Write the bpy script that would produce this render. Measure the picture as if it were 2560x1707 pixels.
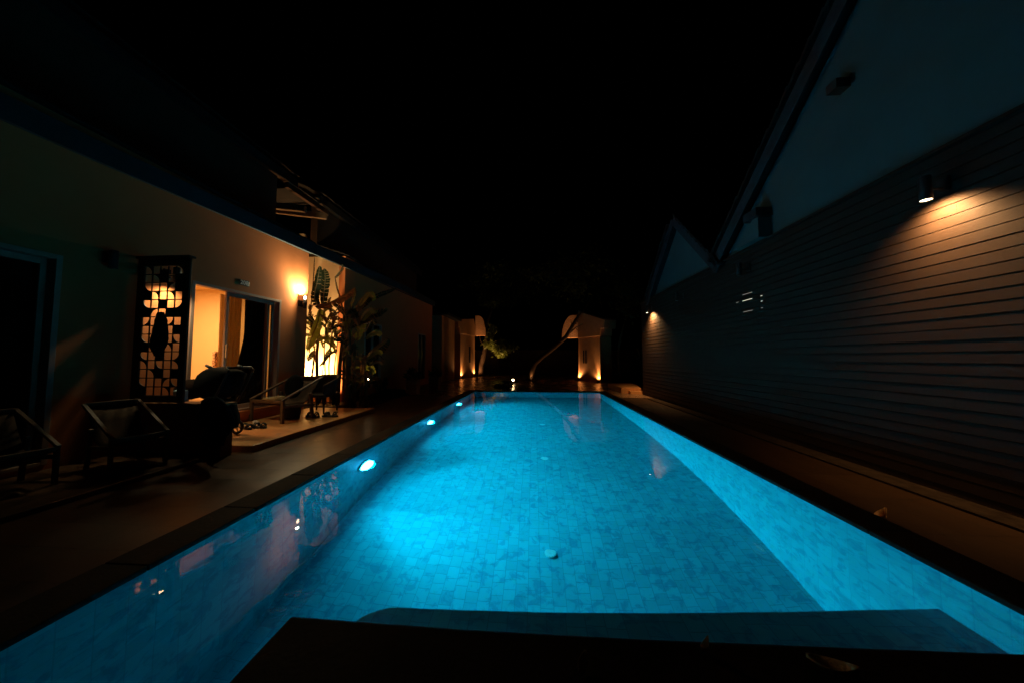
import bpy, math, random
from mathutils import Vector, Matrix
random.seed(7)
for o in list(bpy.data.objects): bpy.data.objects.remove(o)
S = bpy.context.scene
COL = S.collection
R = math.radians
PI = math.pi

# ------------------------------------------------------------------ camera
CZ = 1.267
cd = bpy.data.cameras.new('camera'); cam = bpy.data.objects.new('camera', cd); COL.objects.link(cam)
S.camera = cam
cd.sensor_width = 36.0; cd.lens = 11.0; cd.clip_start = 0.02; cd.clip_end = 400
cam.location = (0, 0, CZ)
cam.rotation_euler = (R(90 + 3.11), 0, R(4.09))
FOC = 782.0
# ------------------------------------------------------------------ night sky
w = bpy.data.worlds.new('World'); S.world = w; w.use_nodes = True
wn = w.node_tree.nodes; bg = wn['Background']
sky = wn.new('ShaderNodeTexSky'); sky.sky_type = 'NISHITA'; sky.sun_disc = False
sky.sun_elevation = R(-9); sky.sun_rotation = R(200)
w.node_tree.links.new(sky.outputs[0], bg.inputs[0]); bg.inputs[1].default_value = 0.004
# ------------------------------------------------------------------ render look
S.render.engine = 'CYCLES'
S.view_settings.view_transform = 'Standard'; S.view_settings.look = 'None'
S.view_settings.exposure = 0; S.view_settings.gamma = 1
cy = S.cycles
cy.use_denoising = True
try: cy.denoiser = 'OPENIMAGEDENOISE'
except Exception: pass
cy.max_bounces = 10; cy.diffuse_bounces = 4; cy.glossy_bounces = 4; cy.transmission_bounces = 8
cy.transparent_max_bounces = 8
cy.caustics_refractive = True; cy.caustics_reflective = False
cy.sample_clamp_indirect = 3.0
cy.blur_glossy = 0.5

WARM = (1.0, 0.55, 0.22); WALLW = (1.0, 0.88, 0.50)
WARM2 = (1.0, 0.42, 0.12)
POOLC = (0.0, 0.46, 0.75)

# ------------------------------------------------------------------ helpers
def cam_basis():
    m = cam.rotation_euler.to_matrix()
    return m @ Vector((1, 0, 0)), m @ Vector((0, 1, 0)), m @ Vector((0, 0, -1))
CR, CU, CF = cam_basis()
def ray(x, y): return CF * FOC + CR * (x - 1280) - CU * (y - 853.5)
def atY(x, y, Y):
    d = ray(x, y); return d * (Y / d.y) + Vector((0, 0, CZ))
def atX(x, y, X):
    d = ray(x, y); return d * (X / d.x) + Vector((0, 0, CZ))
def atZ(x, y, Z):
    d = ray(x, y); return d * ((Z - CZ) / d.z) + Vector((0, 0, CZ))

OFF = {}
class MB:
    def __init__(s): s.v = []; s.f = []; s.m = []
    def add(s, vs, fs, mi=0):
        b = len(s.v); s.v += [Vector(p) for p in vs]; s.f += [[b + i for i in f] for f in fs]; s.m += [mi] * len(fs); return s
    def box(s, x0, x1, y0, y1, z0, z1, mi=0, M=None):
        vs = [Vector((x, y, z)) for z in (z0, z1) for y in (y0, y1) for x in (x0, x1)]
        if M is not None: vs = [M @ v for v in vs]
        return s.add(vs, [(0, 2, 3, 1), (4, 5, 7, 6), (0, 1, 5, 4), (2, 6, 7, 3), (0, 4, 6, 2), (1, 3, 7, 5)], mi)
    def bar(s, a, b, wd, th, up=(0, 0, 1), mi=0):
        a = Vector(a); b = Vector(b); d = (b - a).normalized(); u = Vector(up)
        sd = d.cross(u)
        if sd.length < 1e-4: sd = d.cross(Vector((0, 1, 0)))
        sd.normalize(); u = sd.cross(d)
        vs = []
        for p in (a, b):
            for i, j in ((-1, -1), (1, -1), (1, 1), (-1, 1)): vs.append(p + sd * (i * wd / 2) + u * (j * th / 2))
        return s.add(vs, [(0, 1, 2, 3), (7, 6, 5, 4), (0, 4, 5, 1), (1, 5, 6, 2), (2, 6, 7, 3), (3, 7, 4, 0)], mi)
    def tube(s, pts, rad, n=8, cap=True, mi=0):
        pts = [Vector(p) for p in pts]
        if not isinstance(rad, (list, tuple)): rad = [rad] * len(pts)
        vs = []; fs = []
        prev = None
        for i, p in enumerate(pts):
            t = (pts[min(i + 1, len(pts) - 1)] - pts[max(i - 1, 0)]).normalized()
            if prev is None:
                a = t.cross(Vector((0.13, 0.21, 1)) if abs(t.z) < .95 else Vector((1, .1, 0))); a.normalize()
            else:
                a = prev - t * prev.dot(t)
                if a.length < 1e-5: a = t.cross(Vector((1, 0, .1)))
                a.normalize()
            prev = a; b = t.cross(a)
            for k in range(n):
                q = 2 * PI * k / n; vs.append(p + (a * math.cos(q) + b * math.sin(q)) * rad[i])
        for i in range(len(pts) - 1):
            for k in range(n):
                k2 = (k + 1) % n; fs.append((i * n + k, i * n + k2, (i + 1) * n + k2, (i + 1) * n + k))
        if cap: fs.append(tuple(range(n))[::-1]); fs.append(tuple((len(pts) - 1) * n + k for k in range(n)))
        return s.add(vs, fs, mi)
    def disc(s, c, r, axis=(0, 0, 1), n=24, mi=0):
        a = Vector(axis).normalized(); u = a.orthogonal().normalized(); v = a.cross(u); c = Vector(c)
        return s.add([c + (u * math.cos(2 * PI * k / n) + v * math.sin(2 * PI * k / n)) * r for k in range(n)], [tuple(range(n))], mi)
    def lathe(s, c, prof, axis=(0, 0, 1), n=20, mi=0):
        a = Vector(axis).normalized(); u = a.orthogonal().normalized(); v = a.cross(u); c = Vector(c)
        vs = []; fs = []
        for (r, h) in prof:
            for k in range(n): vs.append(c + a * h + (u * math.cos(2 * PI * k / n) + v * math.sin(2 * PI * k / n)) * r)
        for i in range(len(prof) - 1):
            for k in range(n):
                k2 = (k + 1) % n; fs.append((i * n + k, i * n + k2, (i + 1) * n + k2, (i + 1) * n + k))
        return s.add(vs, fs, mi)
    def prism(s, poly, z0, z1, mi=0):           # poly in xy, ccw
        n = len(poly)
        vs = [(x, y, z0) for x, y in poly] + [(x, y, z1) for x, y in poly]
        return s.add(vs, [tuple(range(n))[::-1], tuple(range(n, 2 * n))] + [(i, (i + 1) % n, n + (i + 1) % n, n + i) for i in range(n)], mi)
    def extr(s, poly, d, mi=0):                  # poly 3d list, extrude by vector d
        n = len(poly); P = [Vector(p) for p in poly]; d = Vector(d)
        return s.add(P + [p + d for p in P], [tuple(range(n))[::-1], tuple(range(n, 2 * n))] + [(i, (i + 1) % n, n + (i + 1) % n, n + i) for i in range(n)], mi)
    def blob(s, c, rx, ry, rz, n=10, m=7, jit=0.0, mi=0):
        c = Vector(c); vs = []; fs = []
        for i in range(m + 1):
            th = PI * i / m
            for k in range(n):
                q = 2 * PI * k / n; j = 1 + random.uniform(-jit, jit)
                vs.append(c + Vector((rx * math.sin(th) * math.cos(q) * j, ry * math.sin(th) * math.sin(q) * j, rz * math.cos(th) * j)))
        for i in range(m):
            for k in range(n):
                k2 = (k + 1) % n; fs.append((i * n + k, (i + 1) * n + k, (i + 1) * n + k2, i * n + k2))
        return s.add(vs, fs, mi)
    def build(s, name, mat, parent=None, smooth=False, bevel=0.0, sub=0, solid=0.0):
        me = bpy.data.meshes.new(name)
        if parent is None:
            xs = [v.x for v in s.v]; ys = [v.y for v in s.v]; zs = [v.z for v in s.v]
            off = Vector(((min(xs) + max(xs)) / 2, (min(ys) + max(ys)) / 2, min(zs)))
        else: off = OFF[parent.name]
        me.from_pydata([tuple(v - off) for v in s.v], [], s.f)
        mats = mat if isinstance(mat, (list, tuple)) else [mat]
        for m in mats: me.materials.append(m)
        for p, mi in zip(me.polygons, s.m):
            p.material_index = mi
            if smooth: p.use_smooth = True
        me.update()
        o = bpy.data.objects.new(name, me); COL.objects.link(o)
        if parent is None: o.location = off
        else: o.parent = parent
        OFF[o.name] = off.copy()
        if solid:
            q = o.modifiers.new('solid', 'SOLIDIFY'); q.thickness = solid
        if bevel:
            q = o.modifiers.new('bevel', 'BEVEL'); q.width = bevel; q.segments = 2; q.limit_method = 'ANGLE'; q.angle_limit = R(40)
        if sub:
            q = o.modifiers.new('sub', 'SUBSURF'); q.levels = sub; q.render_levels = sub
        return o

def tag(o, label=None, cat=None, group=None, kind=None):
    if label: o['label'] = label
    if cat: o['category'] = cat
    if group: o['group'] = group
    if kind: o['kind'] = kind
    return o
def thing(name, loc, label, cat, group=None):
    o = bpy.data.objects.new(name, None); COL.objects.link(o); o.location = loc; o.empty_display_size = .1
    OFF[o.name] = Vector(loc); return tag(o, label, cat, group)
def copy_tree(o, parent=None):
    c = o.copy(); COL.objects.link(c)
    if parent: c.parent = parent
    OFF[c.name] = OFF.get(o.name, Vector())
    for ch in [x for x in bpy.data.objects if x.parent == o]: copy_tree(ch, c)
    return c
def light(name, kind, loc, energy, color, parent, aim=None, size=.03, angle=120, blend=.5):
    l = bpy.data.lights.new(name, kind); l.energy = energy; l.color = color
    if kind == 'SPOT':
        l.spot_size = R(angle); l.spot_blend = blend; l.shadow_soft_size = size
    elif kind == 'AREA':
        l.shape = 'DISK'; l.size = size
    else: l.shadow_soft_size = size
    o = bpy.data.objects.new(name, l); COL.objects.link(o)
    o.parent = parent; o.location = Vector(loc) - OFF[parent.name]
    if aim is not None:
        o.rotation_euler = Vector(aim).to_track_quat('-Z', 'Y').to_euler()
    return o

# ------------------------------------------------------------------ materials
def mat(name, col, rough=.6, metal=0, var=0.0, vscale=6, bump=0.0, bscale=30, spec=.5, stretch=None, col2=None):
    m = bpy.data.materials.new(name); m.use_nodes = True; nt = m.node_tree; n = nt.nodes; L = nt.links
    p = n['Principled BSDF']; p.inputs['Roughness'].default_value = rough; p.inputs['Metallic'].default_value = metal
    p.inputs['Specular IOR Level'].default_value = spec
    tc = n.new('ShaderNodeTexCoord'); vec = tc.outputs['Object']
    if stretch:
        mp = n.new('ShaderNodeMapping'); mp.inputs['Scale'].default_value = stretch; L.new(vec, mp.inputs[0]); vec = mp.outputs[0]
    c = (*col, 1)
    if var or col2:
        nz = n.new('ShaderNodeTexNoise'); nz.inputs['Scale'].default_value = vscale; nz.inputs['Detail'].default_value = 6
        nz.inputs['Roughness'].default_value = .65; L.new(vec, nz.inputs['Vector'])
        r = n.new('ShaderNodeValToRGB'); r.color_ramp.elements[0].position = .32; r.color_ramp.elements[1].position = .68
        c2 = col2 if col2 else tuple(min(1, x * (1 + var)) for x in col)
        c1 = col if col2 else tuple(x * (1 - var) for x in col)
        r.color_ramp.elements[0].color = (*c1, 1); r.color_ramp.elements[1].color = (*c2, 1)
        L.new(nz.outputs['Fac'], r.inputs[0]); L.new(r.outputs[0], p.inputs['Base Color'])
        rr = n.new('ShaderNodeMapRange'); rr.inputs['To Min'].default_value = max(.02, rough - .1); rr.inputs['To Max'].default_value = min(1, rough + .12)
        L.new(nz.outputs['Fac'], rr.inputs['Value']); L.new(rr.outputs[0], p.inputs['Roughness'])
    else: p.inputs['Base Color'].default_value = c
    if bump:
        nb = n.new('ShaderNodeTexNoise'); nb.inputs['Scale'].default_value = bscale; nb.inputs['Detail'].default_value = 5
        L.new(vec, nb.inputs['Vector'])
        b = n.new('ShaderNodeBump'); b.inputs['Strength'].default_value = bump; b.inputs['Distance'].default_value = .01
        L.new(nb.outputs['Fac'], b.inputs['Height']); L.new(b.outputs[0], p.inputs['Normal'])
    return m
def emit(name, col, s):
    m = bpy.data.materials.new(name); m.use_nodes = True; n = m.node_tree.nodes
    n.remove(n['Principled BSDF']); e = n.new('ShaderNodeEmission'); e.inputs[0].default_value = (*col, 1); e.inputs[1].default_value = s
    m.node_tree.links.new(e.outputs[0], n['Material Output'].inputs[0]); return m
def brickmat(name, order, bw, bh, c1, c2, mortar, rough, msize=.004, bump=.4, stain=0.0, stainc=(0, 0, 0), sscale=4, offset=.5, freq=2, squash=1.0, roughvar=.1, spos=(.56, .72)):
    m = bpy.data.materials.new(name); m.use_nodes = True; nt = m.node_tree; n = nt.nodes; L = nt.links
    p = n['Principled BSDF']
    tc = n.new('ShaderNodeTexCoord'); sp = n.new('ShaderNodeSeparateXYZ'); L.new(tc.outputs['Object'], sp.inputs[0])
    cb = n.new('ShaderNodeCombineXYZ'); L.new(sp.outputs[order[0]], cb.inputs[0]); L.new(sp.outputs[order[1]], cb.inputs[1])
    br = n.new('ShaderNodeTexBrick'); L.new(cb.outputs[0], br.inputs['Vector'])
    br.offset = offset; br.offset_frequency = freq; br.squash = squash; br.squash_frequency = 3
    br.inputs['Scale'].default_value = 1; br.inputs['Brick Width'].default_value = bw; br.inputs['Row Height'].default_value = bh
    br.inputs['Mortar Size'].default_value = msize; br.inputs['Mortar Smooth'].default_value = .1
    br.inputs['Color1'].default_value = (*c1, 1); br.inputs['Color2'].default_value = (*c2, 1); br.inputs['Mortar'].default_value = (*mortar, 1)
    nz = n.new('ShaderNodeTexNoise'); nz.inputs['Scale'].default_value = sscale; nz.inputs['Detail'].default_value = 8; nz.inputs['Roughness'].default_value = .6
    nz.inputs['Distortion'].default_value = .8
    L.new(tc.outputs['Object'], nz.inputs['Vector'])
    r = n.new('ShaderNodeValToRGB'); r.color_ramp.elements[0].position = spos[0]; r.color_ramp.elements[1].position = spos[1]
    r.color_ramp.elements[0].color = (0, 0, 0, 1); r.color_ramp.elements[1].color = (stain, stain, stain, 1)
    L.new(nz.outputs['Fac'], r.inputs[0])
    mx = n.new('ShaderNodeMix'); mx.data_type = 'RGBA'; L.new(r.outputs[0], mx.inputs[0]); L.new(br.outputs['Color'], mx.inputs[6]); mx.inputs[7].default_value = (*stainc, 1)
    L.new(mx.outputs[2], p.inputs['Base Color'])
    rr = n.new('ShaderNodeMapRange'); rr.inputs['To Min'].default_value = max(.03, rough - roughvar); rr.inputs['To Max'].default_value = rough + roughvar
    L.new(nz.outputs['Fac'], rr.inputs['Value']); L.new(rr.outputs[0], p.inputs['Roughness'])
    mt = n.new('ShaderNodeMath'); mt.operation = 'MULTIPLY_ADD'; L.new(nz.outputs['Fac'], mt.inputs[0]); mt.inputs[1].default_value = .5
    inv = n.new('ShaderNodeMath'); inv.operation = 'SUBTRACT'; inv.inputs[0].default_value = 1; L.new(br.outputs['Fac'], inv.inputs[1])
    L.new(inv.outputs[0], mt.inputs[2])
    b = n.new('ShaderNodeBump'); b.inputs['Strength'].default_value = bump; b.inputs['Distance'].default_value = .004
    L.new(mt.outputs[0], b.inputs['Height']); L.new(b.outputs[0], p.inputs['Normal'])
    return m

T1 = (.032, .315, .34); T2 = (.042, .40, .425); TM = (.025, .24, .27)
M = {}
M['tile_floor'] = brickmat('pool_floor_tile', (1, 0), .105, .10, T1, T2, TM, .45, .0028, .5, .6, (.012, .17, .23), 11, freq=2, squash=.8, spos=(.52, .60))
M['tile_side'] = brickmat('pool_side_tile', (2, 1), .13, .12, T1, T2, (.03, .29, .32), .45, .0028, .5, .6, (.012, .17, .23), 10, spos=(.50, .60))
M['tile_end'] = brickmat('pool_end_tile', (2, 0), .13, .12, T1, T2, (.03, .29, .32), .45, .0028, .5, .6, (.012, .17, .23), 10, spos=(.50, .60))
M['deck'] = brickmat('deck_stone', (0, 1), .60, .30, (.058, .025, .009), (.08, .035, .012), (.03, .014, .005), .34, .005, .6, .6, (.08, .055, .04), 2.2, roughvar=.16)
M['path'] = brickmat('path_stone', (0, 1), .30, .60, (.032, .016, .007), (.044, .022, .009), (.016, .009, .005), .5, .003, .3, .6, (.04, .022, .012), 3, roughvar=.12)
M['plaza'] = brickmat('plaza_stone', (0, 1), .60, .60, (.20, .12, .065), (.24, .145, .08), (.08, .05, .03), .27, .005, .25, .5, (.06, .045, .035), 1.5, roughvar=.06)
M['patio'] = brickmat('patio_tile', (0, 1), .40, .40, (.62, .29, .10), (.68, .325, .12), (.42, .19, .07), .33, .003, .2, .5, (.28, .2, .13), 2.5, roughvar=.12)
M['coping'] = mat('dark_coping_stone', (.018, .013, .010), .75, var=.4, vscale=9, bump=.3, bscale=60)
M['slab'] = mat('dark_slab_stone', (.016, .009, .006), .75, var=.35, vscale=5, bump=.35, bscale=45)
M['soil'] = mat('soil', (.03, .02, .013), .95, var=.4, vscale=9, bump=.8, bscale=25)
M['plaster'] = mat('ochre_plaster', (.46, .148, .052), .85, var=.06, vscale=1.6, bump=.12, bscale=70)
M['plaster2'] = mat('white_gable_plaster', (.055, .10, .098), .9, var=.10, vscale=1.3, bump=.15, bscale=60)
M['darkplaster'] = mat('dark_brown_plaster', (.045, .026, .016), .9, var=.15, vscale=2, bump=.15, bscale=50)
M['cream'] = mat('cream_recess_plaster', (.62, .44, .24), .85, var=.08, vscale=2.2, bump=.15, bscale=60)
M['board'] = mat('grey_painted_board', (.024, .015, .0105), .6, var=.12, vscale=3, bump=.25, bscale=40, stretch=(6, .6, 6))
M['fascia'] = mat('painted_fascia_board', (.03, .038, .042), .75, var=.15, vscale=3, bump=.1, bscale=30)
M['roof'] = mat('dark_roof_tile', (.018, .014, .012), .9, var=.4, vscale=8, bump=.3, bscale=20)
M['barge'] = mat('barge_board', (.035, .035, .035), .85, var=.25, vscale=6, bump=.2, bscale=30)
M['whiteframe'] = mat('white_door_frame', (.34, .22, .165), .4, var=.05, vscale=4)
M['wood'] = mat('weathered_wood', (.10, .055, .03), .5, var=.3, vscale=7, bump=.25, bscale=30, stretch=(1, 1, 4))
M['darkwood'] = mat('dark_brown_wood', (.045, .022, .014), .45, var=.3, vscale=7, bump=.25, bscale=40, stretch=(4, 4, 1))
M['rattan'] = mat('black_rattan', (.02, .016, .013), .5, var=.3, vscale=40, bump=.7, bscale=160)
M['lowwall'] = mat('brown_low_wall', (.26, .12, .06), .75, var=.2, vscale=4, bump=.25, bscale=50)
M['blackcloth'] = mat('black_cloth', (.005, .006, .007), .95, var=.4, vscale=12, bump=.4, bscale=60)
M['towel'] = mat('charcoal_towel', (.020, .022, .025), 1.0, var=.3, vscale=20, bump=.8, bscale=160)
M['brownfab'] = mat('brown_stroller_fabric', (.012, .006, .004), .85, var=.3, vscale=20, bump=.4, bscale=90)
M['seatfab'] = mat('sling_fabric', (.05, .03, .018), .85, var=.25, vscale=15, bump=.3, bscale=90)
M['paleblue'] = mat('pale_blue_cloth', (.25, .36, .42), .9, var=.2, vscale=10)
M['metal'] = mat('dark_metal', (.025, .022, .02), .4, metal=.6, var=.2, vscale=20)
M['steel'] = mat('brushed_steel', (.5, .48, .45), .3, metal=.9, var=.1, vscale=30)
M['rubber'] = mat('black_rubber', (.01, .01, .01), .6, bump=.2, bscale=80)
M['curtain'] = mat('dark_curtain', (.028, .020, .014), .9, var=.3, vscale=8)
M['sheer'] = mat('pale_curtain', (.50, .40, .22), .9, var=.1, vscale=6)
M['room'] = mat('room_wall', (.80, .60, .33), .9, var=.03, vscale=2)
M['roomfloor'] = mat('room_floor', (.25, .16, .09), .4, var=.2, vscale=3)
M['white'] = mat('white_plastic', (.7, .68, .62), .4, var=.05)
M['bark'] = mat('tree_bark', (.05, .027, .015), .9, var=.4, vscale=14, bump=.9, bscale=30)
M['stem'] = mat('banana_stem', (.085, .06, .03), .7, var=.4, vscale=10, bump=.4, bscale=40, stretch=(1, 1, .3))
M['gate'] = mat('gate_plaster', (.42, .20, .085), .85, var=.12, vscale=3, bump=.2, bscale=30)
M['deadleaf'] = mat('fallen_leaf', (.62, .34, .13), .6, var=.4, vscale=60, bump=.4, bscale=90)
M['signdark'] = mat('number_plate_dark', (.03, .022, .018), .4, bump=.1)
M['signtext'] = mat('number_plate_text', (.75, .66, .55), .5, bump=.05)
def leafmat(name, col, col2, trans=.25, sc=6, rough=.45):
    m = mat(name, col, rough, col2=col2, vscale=sc); n = m.node_tree.nodes; L = m.node_tree.links
    p = n['Principled BSDF']; t = n.new('ShaderNodeBsdfTranslucent')
    t.inputs[0].default_value = (*[min(1, x * 1.8) for x in col2], 1)
    mx = n.new('ShaderNodeMixShader'); mx.inputs[0].default_value = trans
    L.new(p.outputs[0], mx.inputs[1]); L.new(t.outputs[0], mx.inputs[2]); L.new(mx.outputs[0], n['Material Output'].inputs[0]); return m
M['banana'] = leafmat('banana_leaf', (.035, .042, .007), (.085, .095, .014), .4, 6, .6)
M['bananashade'] = leafmat('shaded_banana_leaf', (.006, .009, .003), (.013, .017, .005), .08, 6, .65)  # darker copy of the banana leaf, unlit silhouette put into its colour
M['bananadry'] = leafmat('dry_banana_leaf', (.06, .03, .011), (.11, .06, .022), .15, 9, .7)
M['foliage'] = leafmat('tree_foliage', (.045, .055, .012), (.10, .11, .02), .25, 3)
M['darkfoliage'] = leafmat('dark_foliage', (.008, .012, .005), (.016, .022, .007), .05, 3, .9)
M['gatebrick'] = brickmat('gate_brick', (0, 2), .22, .075, (.60, .28, .13), (.72, .36, .18), (.32, .16, .08), .85, .008, .8, .4, (.3, .17, .09), 6)
for k, v in dict(board=.08, plaster=.12, plaster2=.12, darkplaster=.1, fascia=.12, barge=.1, roof=.08, coping=.12, slab=.12, whiteframe=.2, blackcloth=.05, towel=.03, brownfab=.05,
                 wood=.25, darkwood=.2, lowwall=.12, soil=.05, metal=.15, gate=.15, gatebrick=.1, bark=.1, banana=.25, bananashade=.12, bananadry=.1, darkfoliage=.03, foliage=.15, path=.12, rattan=.25, seatfab=.1, curtain=.05, stem=.15).items():
    M[k].node_tree.nodes['Principled BSDF'].inputs['Specular IOR Level'].default_value = v
M['metal'].node_tree.nodes['Principled BSDF'].inputs['Metallic'].default_value = 0
M['lampwarm'] = emit('warm_lamp_glass', (1, .72, .42), 14)
M['spotglass'] = emit('warm_spot_glass', (1, .68, .34), 28)
M['poollens'] = emit('pool_lamp_glass', (.016, .45, .90), 80)
def glass():
    m = bpy.data.materials.new('door_glass'); m.use_nodes = True; n = m.node_tree.nodes; L = m.node_tree.links
    n.remove(n['Principled BSDF'])
    tr = n.new('ShaderNodeBsdfTransparent'); tr.inputs[0].default_value = (.42, .42, .36, 1)
    g = n.new('ShaderNodeBsdfGlossy'); g.inputs['Roughness'].default_value = .02
    fr = n.new('ShaderNodeFresnel'); fr.inputs[0].default_value = 1.5
    mx = n.new('ShaderNodeMixShader'); L.new(fr.outputs[0], mx.inputs[0]); L.new(tr.outputs[0], mx.inputs[1]); L.new(g.outputs[0], mx.inputs[2])
    L.new(mx.outputs[0], n['Material Output'].inputs[0]); return m
M['glass'] = glass()
def water():
    m = bpy.data.materials.new('pool_water'); m.use_nodes = True; n = m.node_tree.nodes; L = m.node_tree.links
    n.remove(n['Principled BSDF'])
    g = n.new('ShaderNodeBsdfGlass'); g.inputs['IOR'].default_value = 1.333; g.inputs['Roughness'].default_value = 0.0
    tc = n.new('ShaderNodeTexCoord'); nz = n.new('ShaderNodeTexNoise'); nz.inputs['Scale'].default_value = 2.6; nz.inputs['Detail'].default_value = 3
    mp = n.new('ShaderNodeMapping'); mp.inputs['Scale'].default_value = (1, .7, 1); L.new(tc.outputs['Object'], mp.inputs[0]); L.new(mp.outputs[0], nz.inputs['Vector'])
    b = n.new('ShaderNodeBump'); b.inputs['Strength'].default_value = .10; b.inputs['Distance'].default_value = .03
    L.new(nz.outputs['Fac'], b.inputs['Height']); L.new(b.outputs[0], g.inputs['Normal'])
    L.new(g.outputs[0], n['Material Output'].inputs[0]); return m
M['water'] = water()
def translucent(m, f):
    n = m.node_tree.nodes; L = m.node_tree.links; t = n.new('ShaderNodeBsdfTranslucent'); t.inputs[0].default_value = (.6, .42, .2, 1)
    mx = n.new('ShaderNodeMixShader'); mx.inputs[0].default_value = f; L.new(n['Principled BSDF'].outputs[0], mx.inputs[1]); L.new(t.outputs[0], mx.inputs[2]); L.new(mx.outputs[0], n['Material Output'].inputs[0])
translucent(M['sheer'], .6)
def patterned():
    m = mat('patterned_fabric', (.75, .5, .3), .8); n = m.node_tree.nodes; L = m.node_tree.links; p = n['Principled BSDF']
    tc = n.new('ShaderNodeTexCoord'); v = n.new('ShaderNodeTexNoise'); v.inputs['Scale'].default_value = 22; v.inputs['Detail'].default_value = 3; v.inputs['Distortion'].default_value = 1.5
    r = n.new('ShaderNodeValToRGB'); r.color_ramp.elements[0].position = .47; r.color_ramp.elements[1].position = .53
    r.color_ramp.elements[0].color = (.14, .05, .02, 1); r.color_ramp.elements[1].color = (.8, .5, .28, 1)
    L.new(tc.outputs['Object'], v.inputs['Vector']); L.new(v.outputs['Fac'], r.inputs[0]); L.new(r.outputs[0], p.inputs['Base Color']); return m
M['pattern'] = patterned()

# ================================================================== SETTING
PX0, PX1, PY0, PY1 = -2.0, 2.08, -1.6, 10.3
WZ, CT = .176, .207          # water level, coping top
CW = .24
# ground sheets round the pool (with the pool as a hole), far ground out to the horizon
def sheet(name, rects, z, m):
    b = MB()
    for x0, x1, y0, y1 in rects: b.add([(x0, y0, z), (x1, y0, z), (x1, y1, z), (x0, y1, z)], [(0, 1, 2, 3)])
    o = b.build(name, m); return tag(o, kind='structure')
G = 180
sheet('deck', [(-5.45, PX0 - CW, PY0 - CW, 10.54), ], 0, M['deck'])
sheet('path', [(PX1 + CW, 3.85, PY0 - CW, 10.54)], 0, M['path'])
sheet('plaza', [(-5.45, 3.85, 10.54, 26)], 0, M['plaza'])
sheet('ground', [(-G, -5.45, -G, G), (3.85, G, -G, G), (-5.45, 3.85, 26, G), (-5.45, 3.85, -G, PY0 - CW)], -.004, M['soil'])
# basin
def floorz(y):
    pts = [(-2, -1.46), (2.2, -1.36), (2.8, -1.27), (3.4, -1.17), (5.0, -1.04), (10.3, -1.0)]
    for (a, za), (b, zb) in zip(pts, pts[1:]):
        if y <= b: return za + (zb - za) * (y - a) / (b - a)
    return pts[-1][1]
b = MB(); ys = [PY0, 2.2, 2.8, 3.4, 5.0, PY1]
for y0, y1 in zip(ys, ys[1:]):
    b.add([(PX0, y0, floorz(y0)), (PX1, y0, floorz(y0)), (PX1, y1, floorz(y1)), (PX0, y1, floorz(y1))], [(0, 1, 2, 3)], 0)
TOPW = CT - .03
b.add([(PX0, PY0, -1.7), (PX0, PY1, -1.7), (PX0, PY1, TOPW), (PX0, PY0, TOPW)], [(0, 1, 2, 3)], 1)
b.add([(PX1, PY0, -1.7), (PX1, PY1, -1.7), (PX1, PY1, TOPW), (PX1, PY0, TOPW)], [(3, 2, 1, 0)], 1)
b.add([(PX0, PY1, -1.7), (PX1, PY1, -1.7), (PX1, PY1, TOPW), (PX0, PY1, TOPW)], [(0, 1, 2, 3)], 2)
b.add([(PX0, PY0, -1.7), (PX1, PY0, -1.7), (PX1, PY0, TOPW), (PX0, PY0, TOPW)], [(3, 2, 1, 0)], 2)
tag(b.build('pool_basin', [M['tile_floor'], M['tile_side'], M['tile_end']]), kind='structure')
# underwater bench step at the near end, rounded at its left end
def rounded(x0, x1, y0, y1, r, n=8):
    P = [(x1, y0), (x1, y1)]
    for k in range(n + 1):
        q = PI / 2 + (PI / 2) * k / n; P.append((x0 + r + r * math.cos(q), y1 - r + r * math.sin(q)))
    P.append((x0, y0)); return P
def slanted(P, k): return [(x, y + k * (x + .95) if y > 1.5 else y) for x, y in P]
b = MB(); b.prism(slanted(rounded(-.95, PX1 - .002, 1.2, 1.70, .22), .042), -1.6, WZ - .50, 0)
b.prism(slanted(rounded(-.965, PX1 - .002, 1.2, 1.718, .22), .042), WZ - .497, WZ - .46, 0)
tag(b.build('pool_step', M['tile_floor'], bevel=.004), kind='structure')
# coping
b = MB()
for x0, x1, y0, y1 in ((PX0 - CW, PX0 + .015, PY0, PY1), (PX1 - .015, PX1 + CW, PY0, PY1), (PX0 - CW, PX1 + CW, PY1, PY1 + CW)):
    long = (y1 - y0) > (x1 - x0); n = int(((y1 - y0) if long else (x1 - x0)) / .6)
    for k in range(n):
        j0, j1 = k / n, (k + 1) / n; g = .002
        if long: b.box(x0, x1, y0 + (y1 - y0) * j0 + g, y0 + (y1 - y0) * j1 - g, CT - .03, CT)
        else: b.box(x0 + (x1 - x0) * j0 + g, x0 + (x1 - x0) * j1 - g, y0 + .003, y1, CT - .03, CT)
b.box(PX0 - CW + .01, PX0 - .01, PY0, PY1 + .2, -.02, CT - .032); b.box(PX1 + .01, PX1 + CW - .01, PY0, PY1 + .2, -.02, CT - .032)
b.box(PX0 - CW + .02, PX1 + CW - .02, PY1 + .01, PY1 + CW - .01, -.02, CT - .033)
tag(b.build('pool_coping', M['coping'], bevel=.006), kind='structure')
# near slab that juts into the pool
b = MB(); b.prism([(-1.01, -2), (2.1, -2), (2.1, 1.33), (1.2, 1.305), (.4, 1.285), (-.3, 1.28), (-1.01, 1.29)], -1.6, CT - .001)
tag(b.build('deck_slab', M['slab'], bevel=.012), kind='structure')
# water
b = MB(); b.add([(PX0, PY0, WZ), (PX1, PY0, WZ), (PX1, PY1, WZ), (PX0, PY1, WZ)], [(0, 1, 2, 3)])
tag(b.build('water', M['water']), kind='structure')
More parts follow.
